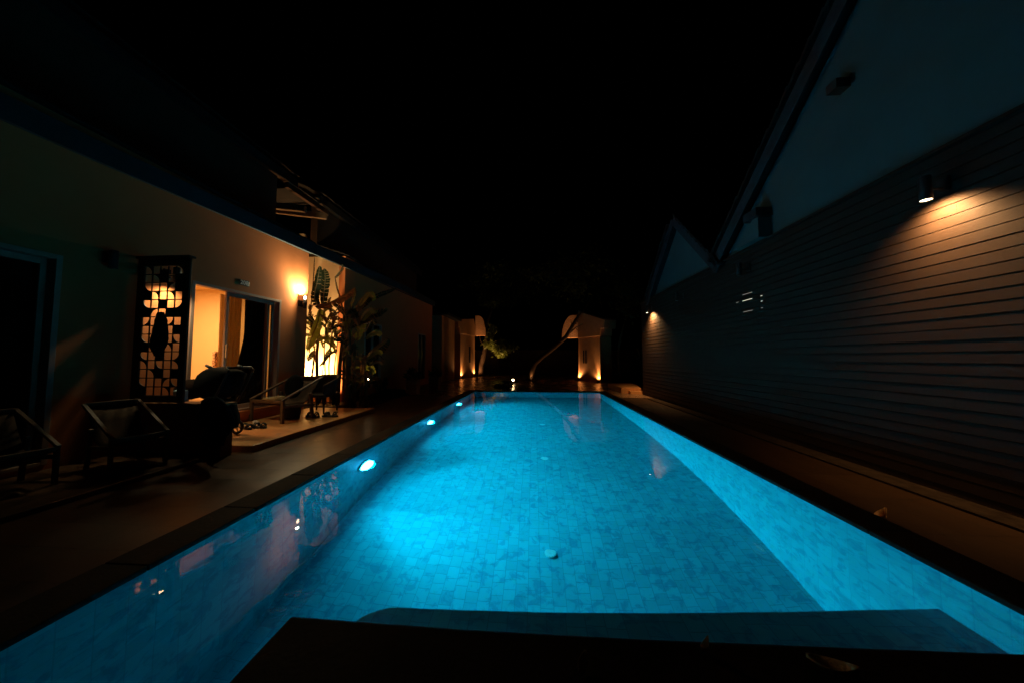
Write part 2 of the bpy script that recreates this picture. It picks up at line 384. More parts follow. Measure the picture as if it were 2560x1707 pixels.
# patio in front of the rooms
b = MB(); b.box(-5.41, -3.82, 4.06, 7.30, -.02, .09)
tag(b.build('patio', M['patio'], bevel=.01), kind='structure')
b = MB(); b.box(-5.41, -4.1, -3, 3.84, -.02, .045)
tag(b.build('near_patio', M['deck'], bevel=.01), kind='structure')
# planting bed
b = MB(); nx, ny = 14, 30; vs = []; fs = []
for j in range(ny + 1):
    for i in range(nx + 1):
        u, v = i / nx, j / ny; x = -7.6 + u * 3.25; y = 7.32 + v * 2.9 if False else 7.32 + v * 4.2
        if x > -5.4: pass
        z = .10 + .07 * math.sin(7 * u + 3 * v) * math.sin(9 * v) + random.uniform(-.02, .02)
        if i == nx or j in (0, ny): z = -.02
        vs.append((x, y, z))
for j in range(ny):
    for i in range(nx):
        a = j * (nx + 1) + i; fs.append((a, a + 1, a + nx + 2, a + nx + 1))
b.add(vs, fs); tag(b.build('planting_bed', M['soil'], smooth=True), kind='structure')

# ================================================================== POOL FITTINGS
BEAM, FLOOD = 62, 66
def pool_lamp(y, label):
    z = WZ - .50
    t = thing('pool_lamp', (PX0, y, z), label, 'pool lamp', 'lamps set in the left pool wall')
    b = MB(); b.lathe((PX0 + .001, y, z), [(.145, 0), (.145, .012), (.128, .022), (.118, .022), (.118, .004)], (1, 0, 0), 28); b.build('trim_ring', M['steel'], t, smooth=True)
    b = MB(); b.lathe((PX0 + .001, y, z), [(.116, .004), (.115, .035), (.10, .062), (.055, .08), (0.001, .086)], (1, 0, 0), 28); b.build('lens', M['poollens'], t, smooth=True)
    o = light('pool_beam', 'AREA', (PX0 + .10, y, z), BEAM, POOLC, t, (1, -.04, -.42), .10); o.data.spread = R(98)
    o = light('pool_flood', 'AREA', (PX0 + .10, y, z), FLOOD, POOLC, t, (1, -.05, .02), .10)
    return t
pool_lamp(3.62, 'glaring pool lamp in left pool wall, nearest and largest of three')
pool_lamp(5.85, 'pool lamp in left pool wall, the middle one of three lights')
pool_lamp(8.05, 'small looking pool lamp in left pool wall, farthest of three')
def drain(x, y, label):
    z = floorz(y) + .002
    t = thing('floor_drain', (x, y, z), label, 'pool drain', 'round drains along the pool floor')
    b = MB(); b.lathe((x, y, z), [(.055, 0), (.055, .002), (.050, .004), (.030, .0045), (.028, .003), (.02, .003)], (0, 0, 1), 32); b.build('drain_ring', M['white'], t, smooth=True)
    b = MB(); b.disc((x, y, z + .003), .022); b.lathe((x, y, z + .0035), [(.014, 0), (.014, .002), (.008, .0025), (.008, .001)], (0, 0, 1), 20); b.build('drain_cover', M['white'], t)
drain(.14, 3.02, 'round white drain on pool floor, nearest of the three')
drain(.145, 4.78, 'round drain on pool floor, second from the near end')
drain(.155, 6.6, 'faint round drain on pool floor nearest the far end')

# ================================================================== LEFT GUESTHOUSE
AX = -5.41
def wall_x(b, X, th, y0, y1, z0, z1, holes):
    """wall slab in the plane X, front at X, with rectangular holes (y0,y1,z0,z1)"""
    ysr = sorted(set([y0, y1] + [h[0] for h in holes] + [h[1] for h in holes]))
    for a, c in zip(ysr, ysr[1:]):
        hs = sorted([h for h in holes if h[0] <= a + 1e-6 and h[1] >= c - 1e-6], key=lambda h: h[2])
        z = z0
        for h in hs:
            if h[2] > z: b.box(X - th, X, a, c, z, h[2])
            z = h[3]
        if z < z1: b.box(X - th, X, a, c, z, z1)
def sliding_door(parent, y0, y1, z0, z1, openw, panels):
    fr = MB(); X = AX
    d = .05
    fr.box(X - .10, X + .02, y0, y0 + d, z0, z1); fr.box(X - .10, X + .02, y1 - d, y1, z0, z1)
    fr.box(X - .10, X + .02, y0 + d, y1 - d, z1 - d, z1); fr.box(X - .10, X + .02, y0 + d, y1 - d, z0, z0 + .04)
    f = fr.build('door_frame', M['whiteframe'], parent, bevel=.004)
    for (a, c, xo) in panels:
        p = MB(); s = .05
        p.box(X - xo - .035, X - xo, a, a + s, z0 + .045, z1 - d - .003); p.box(X - xo - .035, X - xo, c - s, c, z0 + .045, z1 - d - .003)
        p.box(X - xo - .034, X - xo - .001, a + s, c - s, z0 + .045, z0 + .12); p.box(X - xo - .034, X - xo - .001, a + s, c - s, z1 - d - .07, z1 - d - .003)
        q = p.build('door_panel', M['whiteframe'], parent, bevel=.003)
        g = MB(); gx = X - xo - .018; g.add([(gx, a + s, z0 + .12), (gx, c - s, z0 + .12), (gx, c - s, z1 - d - .07), (gx, a + s, z1 - d - .07)], [(0, 1, 2, 3)]); g.build('pane', M['glass'], q)
        if c - a > .4:
            h = MB(); h.box(X - xo, X - xo + .03, a + .012, a + .036, 1.28, 1.52); h.build('handle', M['steel'], q, bevel=.004)
    return f
gh = thing('guesthouse', (AX, 4, 0), 'beige plastered guesthouse with an open lit sliding door beside the patio', 'building')
b = MB()
D1 = (4.52, 6.27, .31, 2.50); D0 = (.6, 3.16, .10, 2.44)
wall_x(b, AX, .18, -3.5, 7.05, -.02, 4.05, [D0, D1])
b.build('wall', M['plaster'], gh)
b = MB(); b.box(-7.2, AX - .18, 6.87, 7.05, -.02, 4.05); b.build('side_wall', M['plaster'], gh)
sliding_door(gh, *D1, 0, [(5.13, 6.04, .035), (6.0, 6.20, .075)])
sliding_door(gh, *D0, 0, [(.7, 1.95, .035), (1.9, 3.10, .075)])
b = MB(); b.box(AX - .12, AX + .05, D1[0] + .02, D1[1] - .02, .22, .309); b.build('sill', M['plaster'], gh, bevel=.01)
# lit room
RX = -8.6
b = MB()
b.add([(RX, 4.15, .3), (RX, 8.6, .3), (RX, 8.6, 2.9), (RX, 4.15, 2.9)], [(0, 1, 2, 3)])
b.add([(RX, 4.15, .3), (AX - .181, 4.15, .3), (AX - .181, 4.15, 2.9), (RX, 4.15, 2.9)], [(3, 2, 1, 0)])
b.add([(RX, 6.865, .3), (AX - .181, 6.865, .3), (AX - .181, 6.865, 2.9), (RX, 6.865, 2.9)], [(0, 1, 2, 3)])
b.build('room_wall', M['room'], gh)
b = MB(); b.add([(RX, 4.15, 2.9), (AX - .181, 4.15, 2.9), (AX - .181, 6.865, 2.9), (RX, 6.865, 2.9)], [(3, 2, 1, 0)]); b.build('room_ceiling', M['room'], gh)
b = MB(); b.add([(RX, 4.15, .3), (AX - .1, 4.15, .3), (AX - .1, 6.865, .3), (RX, 6.865, .3)], [(0, 1, 2, 3)]); b.build('room_floor', M['roomfloor'], gh)
# dark room behind the left door
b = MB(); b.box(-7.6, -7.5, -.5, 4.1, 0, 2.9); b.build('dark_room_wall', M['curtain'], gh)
light('room_light', 'AREA', (-7.3, 5.3, 2.85), 95, WARM, gh, (0, 0, -1), .5)
# eaves: fascia, soffit, roof
FX = -5.27
FY = [(-3.5, 3.60), (3.3, 3.65), (6.8, 3.76), (8.3, 3.81), (11.7, 3.98), (16.2, 4.02)]
def fz(y):
    for (a, za), (c, zc) in zip(FY, FY[1:]):
        if y <= c: return za + (zc - za) * (y - a) / (c - a)
    return FY[-1][1]
def fascia(parent, y0, y1):
    b = MB(); ysr = [y0] + [y for y, _ in FY if y0 < y < y1] + [y1]
    for a, c in zip(ysr, ysr[1:]):
        za, zc = fz(a), fz(c); h0 = .26
        b.add([(FX, a, za), (FX, c, zc), (FX, c, zc + h0), (FX, a, za + h0),
               (FX - .05, a, za), (FX - .05, c, zc), (FX - .05, c, zc + h0), (FX - .05, a, za + h0)],
              [(0, 1, 2, 3), (7, 6, 5, 4), (0, 4, 5, 1), (3, 2, 6, 7)] + ([(0, 3, 7, 4)] if a == y0 else []) + ([(1, 5, 6, 2)] if c == y1 else []))
    return b.build('fascia', M['fascia'], parent)
fascia(gh, -3.5, 7.15)
b = MB(); b.add([(FX - .05, -3.5, 3.62), (FX - .05, 7.1, 3.79), (AX, 7.1, 3.79), (AX, -3.5, 3.62)], [(0, 1, 2, 3)]); b.build('soffit', M['fascia'], gh)
def tiled_roof(parent, x0, z0, x1, z1, y0, y1, pitch=.22):
    b = MB(); n = max(2, int((y1 - y0) / pitch)); st = 7; vs = []; fs = []
    for i in range(n + 1):
        y = y0 + (y1 - y0) * i / n
        for j in range(st + 1):
            t = j / st
            for k in (0, 1):
                z = z0 + (z1 - z0) * t + (.035 if k == 0 and j > 0 else 0) * 0 + (.02 if i % 2 else 0) + (.03 if k == 1 else 0)
                vs.append((x0 + (x1 - x0) * t + (0.0 if k == 0 else -.01 if x1 < x0 else .01), y, z))
    w_ = (st + 1) * 2
    for i in range(n):
        for j in range(w_ - 1): fs.append((i * w_ + j, (i + 1) * w_ + j, (i + 1) * w_ + j + 1, i * w_ + j + 1))
    b.add(vs, fs); return b.build('roof', M['roof'], parent, solid=.03)
tiled_roof(gh, FX - .01, 4.03, -6.4, 4.42, -3.5, 7.1)
# upper storey set back with its own eave
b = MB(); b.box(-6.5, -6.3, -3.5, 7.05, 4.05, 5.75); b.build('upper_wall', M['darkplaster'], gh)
b = MB(); b.box(-6.04, -6.0, -3.5, 7.35, 5.60, 5.80); b.build('upper_fascia', M['roof'], gh)
b = MB(); b.box(-6.35, -6.04, -3.5, 7.35, 5.74, 5.78); b.build('upper_soffit', M['darkplaster'], gh)
tiled_roof(gh, -5.92, 5.84, -8.6, 7.2, -3.5, 7.3, .25).name = 'upper_roof'

# room furnishings seen through the door
p0 = atX(538, 878, -6.9); p1 = atX(578, 940, -6.9)
t = thing('patterned_headboard', (-6.9, p0.y, .3), 'brown and cream patterned padded board standing inside the lit doorway', 'headboard')
b = MB(); b.box(-6.98, -6.90, p0.y, p0.y + .75, .62, p0.z); b.build('panel', M['pattern'], t, bevel=.03)
b = MB(); b.box(-6.97, -6.93, p0.y + .06, p0.y + .12, .3, .62); b.build('leg', M['darkwood'], t)
b = MB(); b.box(-6.97, -6.93, p0.y + .6, p0.y + .66, .3, .62); b.build('leg', M['darkwood'], t)
def curtain(name, label, m, prof, X, ztop, zbot, n=40, rows=16):
    """prof(v)->(y0,y1) extents at v from 0 top to 1 bottom"""
    b = MB(); vs = []; fs = []
    for j in range(rows + 1):
        v = j / rows; a, c = prof(v); z = ztop + (zbot - ztop) * v
        for i in range(n + 1):
            u = i / n; vs.append((X + .03 * math.sin(u * 11 * PI + .4 * math.sin(3 * v)), a + (c - a) * u, z))
    for j in range(rows):
        for i in range(n):
            a = j * (n + 1) + i; fs.append((a, a + 1, a + n + 2, a + n + 1))
    b.add(vs, fs); o = b.build(name, m, smooth=True, solid=.004); return tag(o, label, 'curtain')
def pr(v):
    a = 5.66 - (.30 * max(0, (v - .35) / .65) ** 1.1)
    return (a, 6.2)
curtain('dark_curtain', 'dark brown curtain swept wide at the hem behind the closed glass panel', M['curtain'], pr, -5.62, 2.44, .34)
curtain('sheer_curtain', 'pale yellow curtain hanging just behind the door handle', M['sheer'], lambda v: (5.27, 5.68), -5.72, 2.44, .34, 26)

# number plate 208
t = thing('room_number_plate', (AX, 5.41, 2.62), 'small dark room number plate reading 208 above the open door', 'sign')
b = MB(); b.box(AX, AX + .007, 5.31, 5.51, 2.615, 2.725); b.build('plate', M['signdark'], t, bevel=.003)
fc = bpy.data.curves.new('number_text', 'FONT'); fc.body = '208'; fc.size = .105; fc.extrude = .001; fc.offset = .001; fc.align_x = 'CENTER'; fc.align_y = 'CENTER'; fc.space_character = 1.05
fo = bpy.data.objects.new('number_tmp', fc); COL.objects.link(fo)
bpy.context.view_layer.update()
me = bpy.data.meshes.new_from_object(fo.evaluated_get(bpy.context.evaluated_depsgraph_get())); bpy.data.objects.remove(fo)
to = bpy.data.objects.new('number_text', me); COL.objects.link(to); me.materials.clear(); me.materials.append(M['signtext'])
to.parent = t; to.rotation_euler = (PI / 2, 0, PI / 2); to.location = (.0085, 0, .05)

# ------------------------------------------------------------------ wall lamps
def cylinder_lamp(x, y, zb, side, label, lit, group, power=30, h=.22, arm=.17, r=.043):
    """black tube lamp on an arm; side = direction from wall into the open (+1 -> +x)"""
    t = thing('wall_lamp', (x, y, zb), label, 'wall lamp', group)
    cx = x + side * arm
    b = MB(); b.lathe((cx, y, zb), [(r * .85, .03), (r * .93, 0.0), (r, 0), (r, h), (r - .006, h + .008), (.001, h + .008)], (0, 0, 1), 24); b.build('shade', M['metal'], t, smooth=True, bevel=0)
    b = MB(); b.box(min(x, x + side * .02), max(x, x + side * .02), y - .045, y + .045, zb + h * .35, zb + h * .35 + .13); b.tube([(x + side * .02, y, zb + h * .5), (cx - side * r * .8, y, zb + h * .5)], .012, 8); b.build('bracket', M['metal'], t, bevel=.003)
    b = MB(); b.disc((cx, y, zb + .006), r * .92, (0, 0, -1)); b.build('lens', M['lampwarm'] if lit else M['steel'], t)
    if lit: light('lamp_beam', 'SPOT', (cx, y, zb - .005), power, WARM if side < 0 else WALLW, t, (-side * (.62 if side < 0 else .15), 0, -.8), .035, 138, 1.0)
    return t
BX = 3.83
GR = 'tube lamps along the board wall'
cylinder_lamp(BX, 3.12, 2.74, -1, 'lit black tube lamp at upper right shining down the grey boards', True, GR, 250)
cylinder_lamp(BX, 5.80, 2.74, -1, 'unlit tube lamp below the white roof bracket on the board wall', False, GR)
cylinder_lamp(BX, 8.25, 2.74, -1, 'unlit tube lamp on the board wall between the gables and far lit lamp', False, GR)
cylinder_lamp(BX, 10.39, 2.74, -1, 'small lit tube lamp at the far end of the board wall', True, GR, 420)
cylinder_lamp(AX, 4.18, 2.37, 1, 'lit tube lamp behind the cut out privacy screen', True, 'tube lamps on the guesthouse', 62, arm=.17)
cylinder_lamp(AX, 3.53, 2.40, 1, 'unlit dark lamp on beige wall left of the privacy screen', False, 'tube lamps on the guesthouse', arm=.10)
# uplighter
t = thing('wall_uplight', (AX, 6.80, 2.42), 'wall uplighter glowing onto plaster between sliding door and banana plants', 'wall lamp')
b = MB(); b.box(AX, AX + .03, 6.76, 6.88, 2.46, 2.60); b.box(AX + .03, AX + .05, 6.78, 6.86, 2.50, 2.56); b.build('back_plate', M['metal'], t, bevel=.004)
b = MB()
b.lathe((AX + .11, 6.83, 2.42), [(.001, .002), (.036, 0), (.038, .20), (.033, .20), (.03, .17)], (0, 0, 1), 24); b.build('shade', M['barge'], t, smooth=True)
b = MB(); b.disc((AX + .11, 6.83, 2.60), .031); b.build('lens', M['lampwarm'], t)
light('lamp_beam', 'SPOT', (AX + .11, 6.83, 2.73), 230, WALLW, t, (-.12, -.1, 1), .035, 172, 1.0)
b = MB(); b.blob((AX + .11, 6.83, 2.665), .024, .024, .055, 12, 8); b.build('added_bulb', M['lampwarm'], t, smooth=True)  # bulb above the rim, added to go with the fill light
light('added_fill', 'SPOT', (AX + .12, 6.80, 2.79), 62, WALLW, t, (.42, -1, -.12), .03, 172, .5)  # added fill to warm wall, deck and patio, aimed off the plants

# ------------------------------------------------------------------ recess between the houses
nb = thing('neighbour_house', (AX, 12, 0), 'dark neighbouring guesthouse beyond the banana plants, with its own patio door', 'building')
NY = 8.50
b = MB(); wall_x(b, AX, .18, NY, 16.2, -.02, 4.2, [(9.6, 10.7, .3, 2.45), (14.2, 15.2, .3, 2.45)]); b.build('wall', M['plaster'], nb)
b = MB(); b.box(-7.6, -6.72, NY, NY + .18, -.02, 4.9); b.box(-6.719, AX - .18, NY, NY + .18, -.02, 4.2); b.build('end_wall', M['cream'], nb)
b = MB(); b.box(-7.7, -7.6, 7.0, NY + .1, -.02, 4.4); b.build('recess_wall', M['cream'], nb)
fascia(nb, 7.16, 16.2)
b = MB(); b.add([(FX - .05, NY, 3.86), (FX - .05, 16.2, 4.06), (AX, 16.2, 4.06), (AX, NY, 3.86)], [(0, 1, 2, 3)]); b.build('soffit', M['fascia'], nb)
tiled_roof(nb, FX - .01, 4.20, -6.4, 4.6, NY, 16.2)
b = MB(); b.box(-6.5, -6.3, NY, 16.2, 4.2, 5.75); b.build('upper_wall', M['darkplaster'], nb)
b = MB(); b.box(-6.04, -6.0, NY - .3, 16.2, 5.66, 5.86); b.build('upper_fascia', M['roof'], nb)
b = MB(); b.box(-6.35, -6.04, NY - .3, 16.2, 5.79, 5.83); b.build('upper_soffit', M['darkplaster'], nb)
tiled_roof(nb, -5.92, 5.9, -8.6, 7.25, NY - .3, 16.2, .25).name = 'upper_roof'
for (a, c) in ((9.6, 10.7), (14.2, 15.2)):
    b = MB(); b.box(AX - .1, AX + .02, a, a + .06, .3, 2.45); b.box(AX - .1, AX + .02, c - .06, c, .3, 2.45); b.box(AX - .1, AX + .02, a + .06, c - .06, 2.39, 2.45); b.box(AX - .08, AX, (a + c) / 2 - .03, (a + c) / 2 + .03, .3, 2.39)
    f = b.build('door_frame', M['whiteframe'], nb, bevel=.004)
    b = MB(); b.box(AX - .06, AX - .05, a + .06, c - .06, .3, 2.39); b.build('pane', mat('dark_glass', (.01, .012, .013), .08, var=.1), f)
# open beams across the recess, catching the garden spot from below
t = thing('recess_pergola', (-5.9, 7.8, 4.4), 'dark roof beams across the gap between the two houses, lit from below', 'pergola')
for k, (y, za, zb_) in enumerate(((7.3, 5.02, 5.22), (8.1, 5.2, 5.42))):
    b = MB(); b.bar((-5.75, y, za), (-7.3, y, zb_), .09, .16); b.build('beam', M['wood'], t, bevel=.005)
b = MB(); b.box(-6.12, -6.02, 7.06, 8.6, 5.46, 5.6); b.build('cross_beam', M['darkwood'], t, bevel=.005)
b = MB(); b.box(-7.6, -5.98, 7.35, 8.19, 5.605, 5.66); b.build('cover', M['roof'], t)
# garden spots in the recess
def ground_spot(p, aim, power, label, angle=110, group=None, lens_r=.05, col=WALLW, glass=None):
    p = Vector(p); a = Vector(aim).normalized()
    t = thing('garden_spotlight', (p.x, p.y, p.z - .16), label, 'garden light', group)
    b = MB(); b.lathe(p - a * .09, [(.001, 0), (.04, .0), (.052, .03), (.056, .10), (.05, .10), (.048, .085)], a, 18); b.build('housing', M['metal'], t, smooth=True)
    b = MB(); b.tube([p - a * .04, (p.x, p.y, p.z - .16)], .012, 8); b.build('stake', M['metal'], t)
    b = MB(); b.disc(p - a * .003, lens_r, a, 18); b.build('lens', glass or M['spotglass'], t)
    if angle == 95:
        light('spot_beam', 'SPOT', p + a * .03, power * .7, col, t, a, .03, 46, 1.0); light('spot_spill', 'SPOT', p + a * .05, power * .16, col, t, a, .03, 165, .6)
    else: light('spot_beam', 'SPOT', p + a * .03, power, col, t, a, .03, angle, .8)
    return t
ground_spot((-6.35, 8.0, .28), (-.05, .5, 1), 1250, 'garden spotlight hidden among banana stems, lighting the recess wall', 100, None, .05, (1, .64, .27))
ground_spot((-5.70, 8.12, .28), (-.1, .4, 1), 700, 'second garden spotlight under the banana leaves near the house corner', 95, None, .05, (1, .64, .27))

ground_spot((-4.50, 8.25, .72), (.25, -.55, .8), 26, 'small garden light glinting among the low leaves right of the thick stem', 120, None, .028, WARM)
# ------------------------------------------------------------------ banana plants
def blade(b, pts, width, fold=.25, tear=.0, mi=0, seed=0, n=14, nrm=None):
    """long leaf along a polyline with midrib, drooping halves and torn edges"""
    rnd = random.Random(seed); P = []
    pts = [Vector(p) for p in pts]
    for i in range(n + 1):
        t = i / n * (len(pts) - 1); k = min(int(t), len(pts) - 2); u = t - k
        p0_ = pts[max(k - 1, 0)]; p1_ = pts[k]; p2_ = pts[k + 1]; p3_ = pts[min(k + 2, len(pts) - 1)]
        P.append(.5 * ((2 * p1_) + (-p0_ + p2_) * u + (2 * p0_ - 5 * p1_ + 4 * p2_ - p3_) * u * u + (-p0_ + 3 * p1_ - 3 * p2_ + p3_) * u ** 3))
    N = Vector(nrm) if nrm is not None else Vector((0, -1, .3))
    prevl = None
    for i in range(n):
        t0, t1 = i / n, (i + 1) / n
        d = (P[i + 1] - P[i]).normalized(); s = d.cross(N); s = s.normalized() if s.length > 1e-4 else Vector((1, 0, 0)); nn = s.cross(d)
        def wv(t): return width * .5 * (max(0.0, math.sin(PI * min(1, t * .93 + .07))) ** .55)
        for sg in (-1, 1):
            w0, w1 = wv(t0), wv(t1)
            j0 = 1 - tear * rnd.random(); j1 = 1 - tear * rnd.random(); g = tear * .25 * rnd.random()
            a0 = P[i] + d * g * (P[i + 1] - P[i]).length
            e0 = a0 + s * sg * w0 * j0 - nn * fold * w0 + d * w0 * .25; e1 = P[i + 1] + s * sg * w1 * j1 - nn * fold * w1 + d * w1 * .25 * (1 - tear * rnd.random())
            if sg < 0: b.add([a0, P[i + 1], e1, e0], [(0, 1, 2, 3)], mi)
            else: b.add([a0, e0, e1, P[i + 1]], [(0, 1, 2, 3)], mi)
    b.tube([P[k] for k in range(0, n + 1, 2)], [.012 * (1 - .8 * k / n) + .002 for k in range(0, n + 1, 2)], 5, mi=1)
def Q(x, y, Y): return atY(700 + x / 3.483, 600 + y / 3.483, Y)
BM = [M['banana'], M['stem'], M['bananashade'], M['bananadry']]
def banana(label, stems, leaves, group='banana plants in the lit recess'):
    base = stems[0][0][0]
    t = thing('banana_plant', (base.x, base.y, .05), label, 'banana plant', group)
    b = MB()
    for pts, r0, r1 in stems:
        n = len(pts); b.tube(pts, [r0 + (r1 - r0) * i / (n - 1) for i in range(n)], 8)
    b.build('stem', M['stem'], t, smooth=True)
    b = MB()
    for k, (pts, wd, mi, tear) in enumerate(leaves):
        blade(b, pts, wd, fold=random.uniform(.15, .5), tear=tear, mi=mi, seed=hash(label) % 1 + k * 7 + int(abs(base.x) * 100), nrm=(random.uniform(-.5, .5), -1, random.uniform(0, .5)))
    b.build('foliage', BM, t)
    return t
def filler(n, x0, x1, y0, y1, Y, seed, wmax=.11, ang=None):
    rnd = random.Random(seed); out = []
    for _ in range(n):
        x = rnd.uniform(x0, x1); y = rnd.uniform(y0, y1); yy = Y + rnd.uniform(-.35, .25)
        dx = rnd.uniform(-95, 95); dy = rnd.uniform(-60, 120); l = rnd.uniform(.5, 1)
        out.append(([Q(x, y, yy), Q(x + dx * .5 * l, y + dy * .3 * l - 14, yy), Q(x + dx * l, y + dy * l, yy)], rnd.uniform(.035, wmax), rnd.choice((2, 2, 3, 0, 3)), rnd.uniform(.2, .7)))
    return out
def broad(n, x0, x1, y0, y1, Y, seed, w0=.13, w1=.24):
    rnd = random.Random(seed); out = []
    for _ in range(n):
        x = rnd.uniform(x0, x1); y = rnd.uniform(y0, y1); yy = Y + rnd.uniform(-.3, .25); sg = rnd.choice((-1, 1)); L_ = rnd.uniform(90, 190); a = rnd.uniform(.2, 1.3)
        dx = sg * L_ * math.cos(a) * .8; dy = -L_ * math.sin(a)
        out.append(([Q(x, y, yy), Q(x + dx * .35, y + dy * .6, yy - .03), Q(x + dx * .75, y + dy * .95, yy - .08), Q(x + dx * 1.1, y + dy * .85 + 25, yy - .14)], rnd.uniform(w0, w1), rnd.choice((0, 0, 2, 2, 3)), rnd.uniform(.1, .4)))
    return out
def gold(n, *a): return [(p, w_, 0, t_ * .5) for p, w_, _, t_ in broad(n, *a, .07, .14)]
def ground(p, z=.08): return Vector((p.x, p.y, z))
s = 1 / 3.483
# tall dark plant at the recess corner (two upright leaves)
base = ground(Q(330, 1330, 7.75))
banana('tall banana plant with two dark upright leaves against the glowing recess wall',
       [([base, Q(320, 1000, 7.75), Q(345, 760, 7.8), Q(350, 600, 7.8)], .045, .025)],
       [([Q(350, 600, 7.8), Q(300, 500, 7.75), Q(330, 340, 7.7), Q(348, 225, 7.7)], .22, 2, .15),
        ([Q(372, 600, 7.8), Q(385, 440, 7.8), Q(395, 330, 7.8), Q(385, 250, 7.8)], .24, 2, .25),
        ([Q(350, 600, 7.8), Q(330, 720, 7.6), Q(275, 850, 7.5), Q(238, 960, 7.4)], .24, 0, .05)])
base = ground(Q(500, 1350, 7.7))
banana('banana plant with a broad brown leaf bending across the recess',
       [([base, Q(520, 1100, 7.7), Q(545, 860, 7.7), Q(560, 640, 7.7)], .06, .03)],
       [([Q(330, 575, 7.6), Q(430, 560, 7.6), Q(545, 500, 7.6), Q(610, 462, 7.6), Q(658, 418, 7.6)], .24, 3, .05),
        ([Q(555, 640, 7.7), Q(520, 500, 7.8), Q(490, 400, 7.9), Q(478, 320, 7.9)], .07, 3, .4),
        ([Q(478, 330, 7.9), Q(500, 300, 7.9), Q(530, 260, 7.9), Q(545, 215, 7.9)], .16, 2, .5),
        ([Q(560, 700, 7.7), Q(470, 680, 7.6), Q(400, 690, 7.5), Q(340, 640, 7.5)], .16, 3, .6),
        ([Q(560, 860, 7.7), Q(570, 960, 7.6), Q(560, 1060, 7.6), Q(565, 1120, 7.6)], .14, 0, .1)] + filler(24, 400, 620, 600, 800, 7.6, 5) + broad(7, 380, 600, 560, 960, 7.7, 3))
base = ground(Q(400, 1360, 7.9))
banana('slender banana plant of thin stalks in front of the brightest wall glow',
       [([base, Q(395, 1180, 7.9), Q(385, 960, 7.9), Q(400, 700, 7.9)], .022, .012),
        ([ground(Q(440, 1360, 7.9)), Q(425, 1100, 7.9), Q(450, 860, 7.9), Q(470, 720, 7.9)], .02, .012),
        ([ground(Q(370, 1360, 7.85)), Q(372, 1150, 7.85), Q(392, 900, 7.85)], .014, .008),
        ([ground(Q(480, 1360, 7.95)), Q(475, 1100, 7.95), Q(500, 900, 7.95), Q(520, 800, 7.9)], .016, .01)],
       [([Q(400, 760, 7.9), Q(405, 820, 7.9), Q(410, 900, 7.9)], .15, 0, .05),
        ([Q(500, 960, 7.8), Q(430, 990, 7.8), Q(385, 1050, 7.8), Q(340, 1100, 7.8)], .10, 2, .2),
        ([Q(470, 720, 7.9), Q(440, 620, 7.9), Q(420, 540, 7.9), Q(445, 500, 7.9)], .10, 3, .5),
        ([Q(400, 720, 7.9), Q(380, 640, 7.9), Q(400, 560, 7.9)], .12, 0, .3)] + gold(12, 290, 560, 640, 1120, 8.12, 41))
base = ground(Q(590, 1360, 7.5))
banana('thick stemmed banana plant at the bed edge with dark leaves reaching toward the pool',
       [([base, Q(592, 1150, 7.5), Q(600, 900, 7.5), Q(600, 720, 7.5)], .085, .04),
        ([ground(Q(650, 1360, 7.6)), Q(645, 1100, 7.6), Q(650, 900, 7.6)], .05, .03)],
       [([Q(600, 720, 7.5), Q(650, 600, 7.5), Q(740, 520, 7.5), Q(820, 450, 7.5)], .34, 2, .2),
        ([Q(610, 760, 7.5), Q(700, 700, 7.4), Q(820, 650, 7.3), Q(940, 600, 7.2)], .26, 2, .3),
        ([Q(600, 700, 7.5), Q(605, 600, 7.5), Q(640, 500, 7.5), Q(650, 430, 7.5)], .14, 0, .4),
        ([Q(640, 900, 7.6), Q(600, 1000, 7.5), Q(520, 1050, 7.4)], .12, 2, .4),
        ([Q(600, 720, 7.5), Q(560, 640, 7.5), Q(520, 600, 7.5), Q(470, 560, 7.5)], .18, 2, .3),
        ([Q(600, 740, 7.5), Q(690, 560, 7.7), Q(860, 480, 7.9), Q(1020, 420, 8.0)], .16, 2, .2)] + filler(46, 540, 720, 760, 1300, 7.5, 8, .13) + broad(9, 580, 760, 560, 900, 7.5, 9, .18, .32))
base = ground(Q(760, 1380, 7.7))
banana('low leafy banana plant right of the thick stem, catching warm light on its leaves',
       [([base, Q(750, 1200, 7.7), Q(740, 1080, 7.7)], .03, .02), ([ground(Q(700, 1370, 7.7)), Q(720, 1200, 7.7), Q(700, 1120, 7.7)], .02, .012),
        ([ground(Q(720, 1370, 7.6)), Q(760, 1200, 7.6), Q(790, 1120, 7.6)], .02, .012)],
       [([Q(700, 1100, 7.7), Q(740, 1050, 7.7), Q(790, 1070, 7.7)], .20, 0, .1),
        ([Q(780, 1090, 7.7), Q(840, 1060, 7.6), Q(900, 1080, 7.6)], .10, 3, .4),
        ([Q(640, 1210, 7.6), Q(690, 1215, 7.6), Q(730, 1235, 7.6)], .13, 0, .2),
        ([Q(620, 1130, 7.8), Q(632, 1160, 7.8), Q(645, 1200, 7.8)], .10, 0, .0),
        ([Q(740, 1080, 7.7), Q(800, 980, 7.7), Q(880, 930, 7.7), Q(950, 860, 7.7)], .30, 2, .1),
        ([Q(600, 1110, 7.7), Q(660, 1105, 7.7), Q(700, 1110, 7.7)], .05, 0, .1)] + filler(18, 640, 820, 1000, 1330, 7.6, 11) + broad(6, 680, 860, 1000, 1250, 7.6, 21, .12, .2))
base = ground(Q(250, 1250, 7.95))
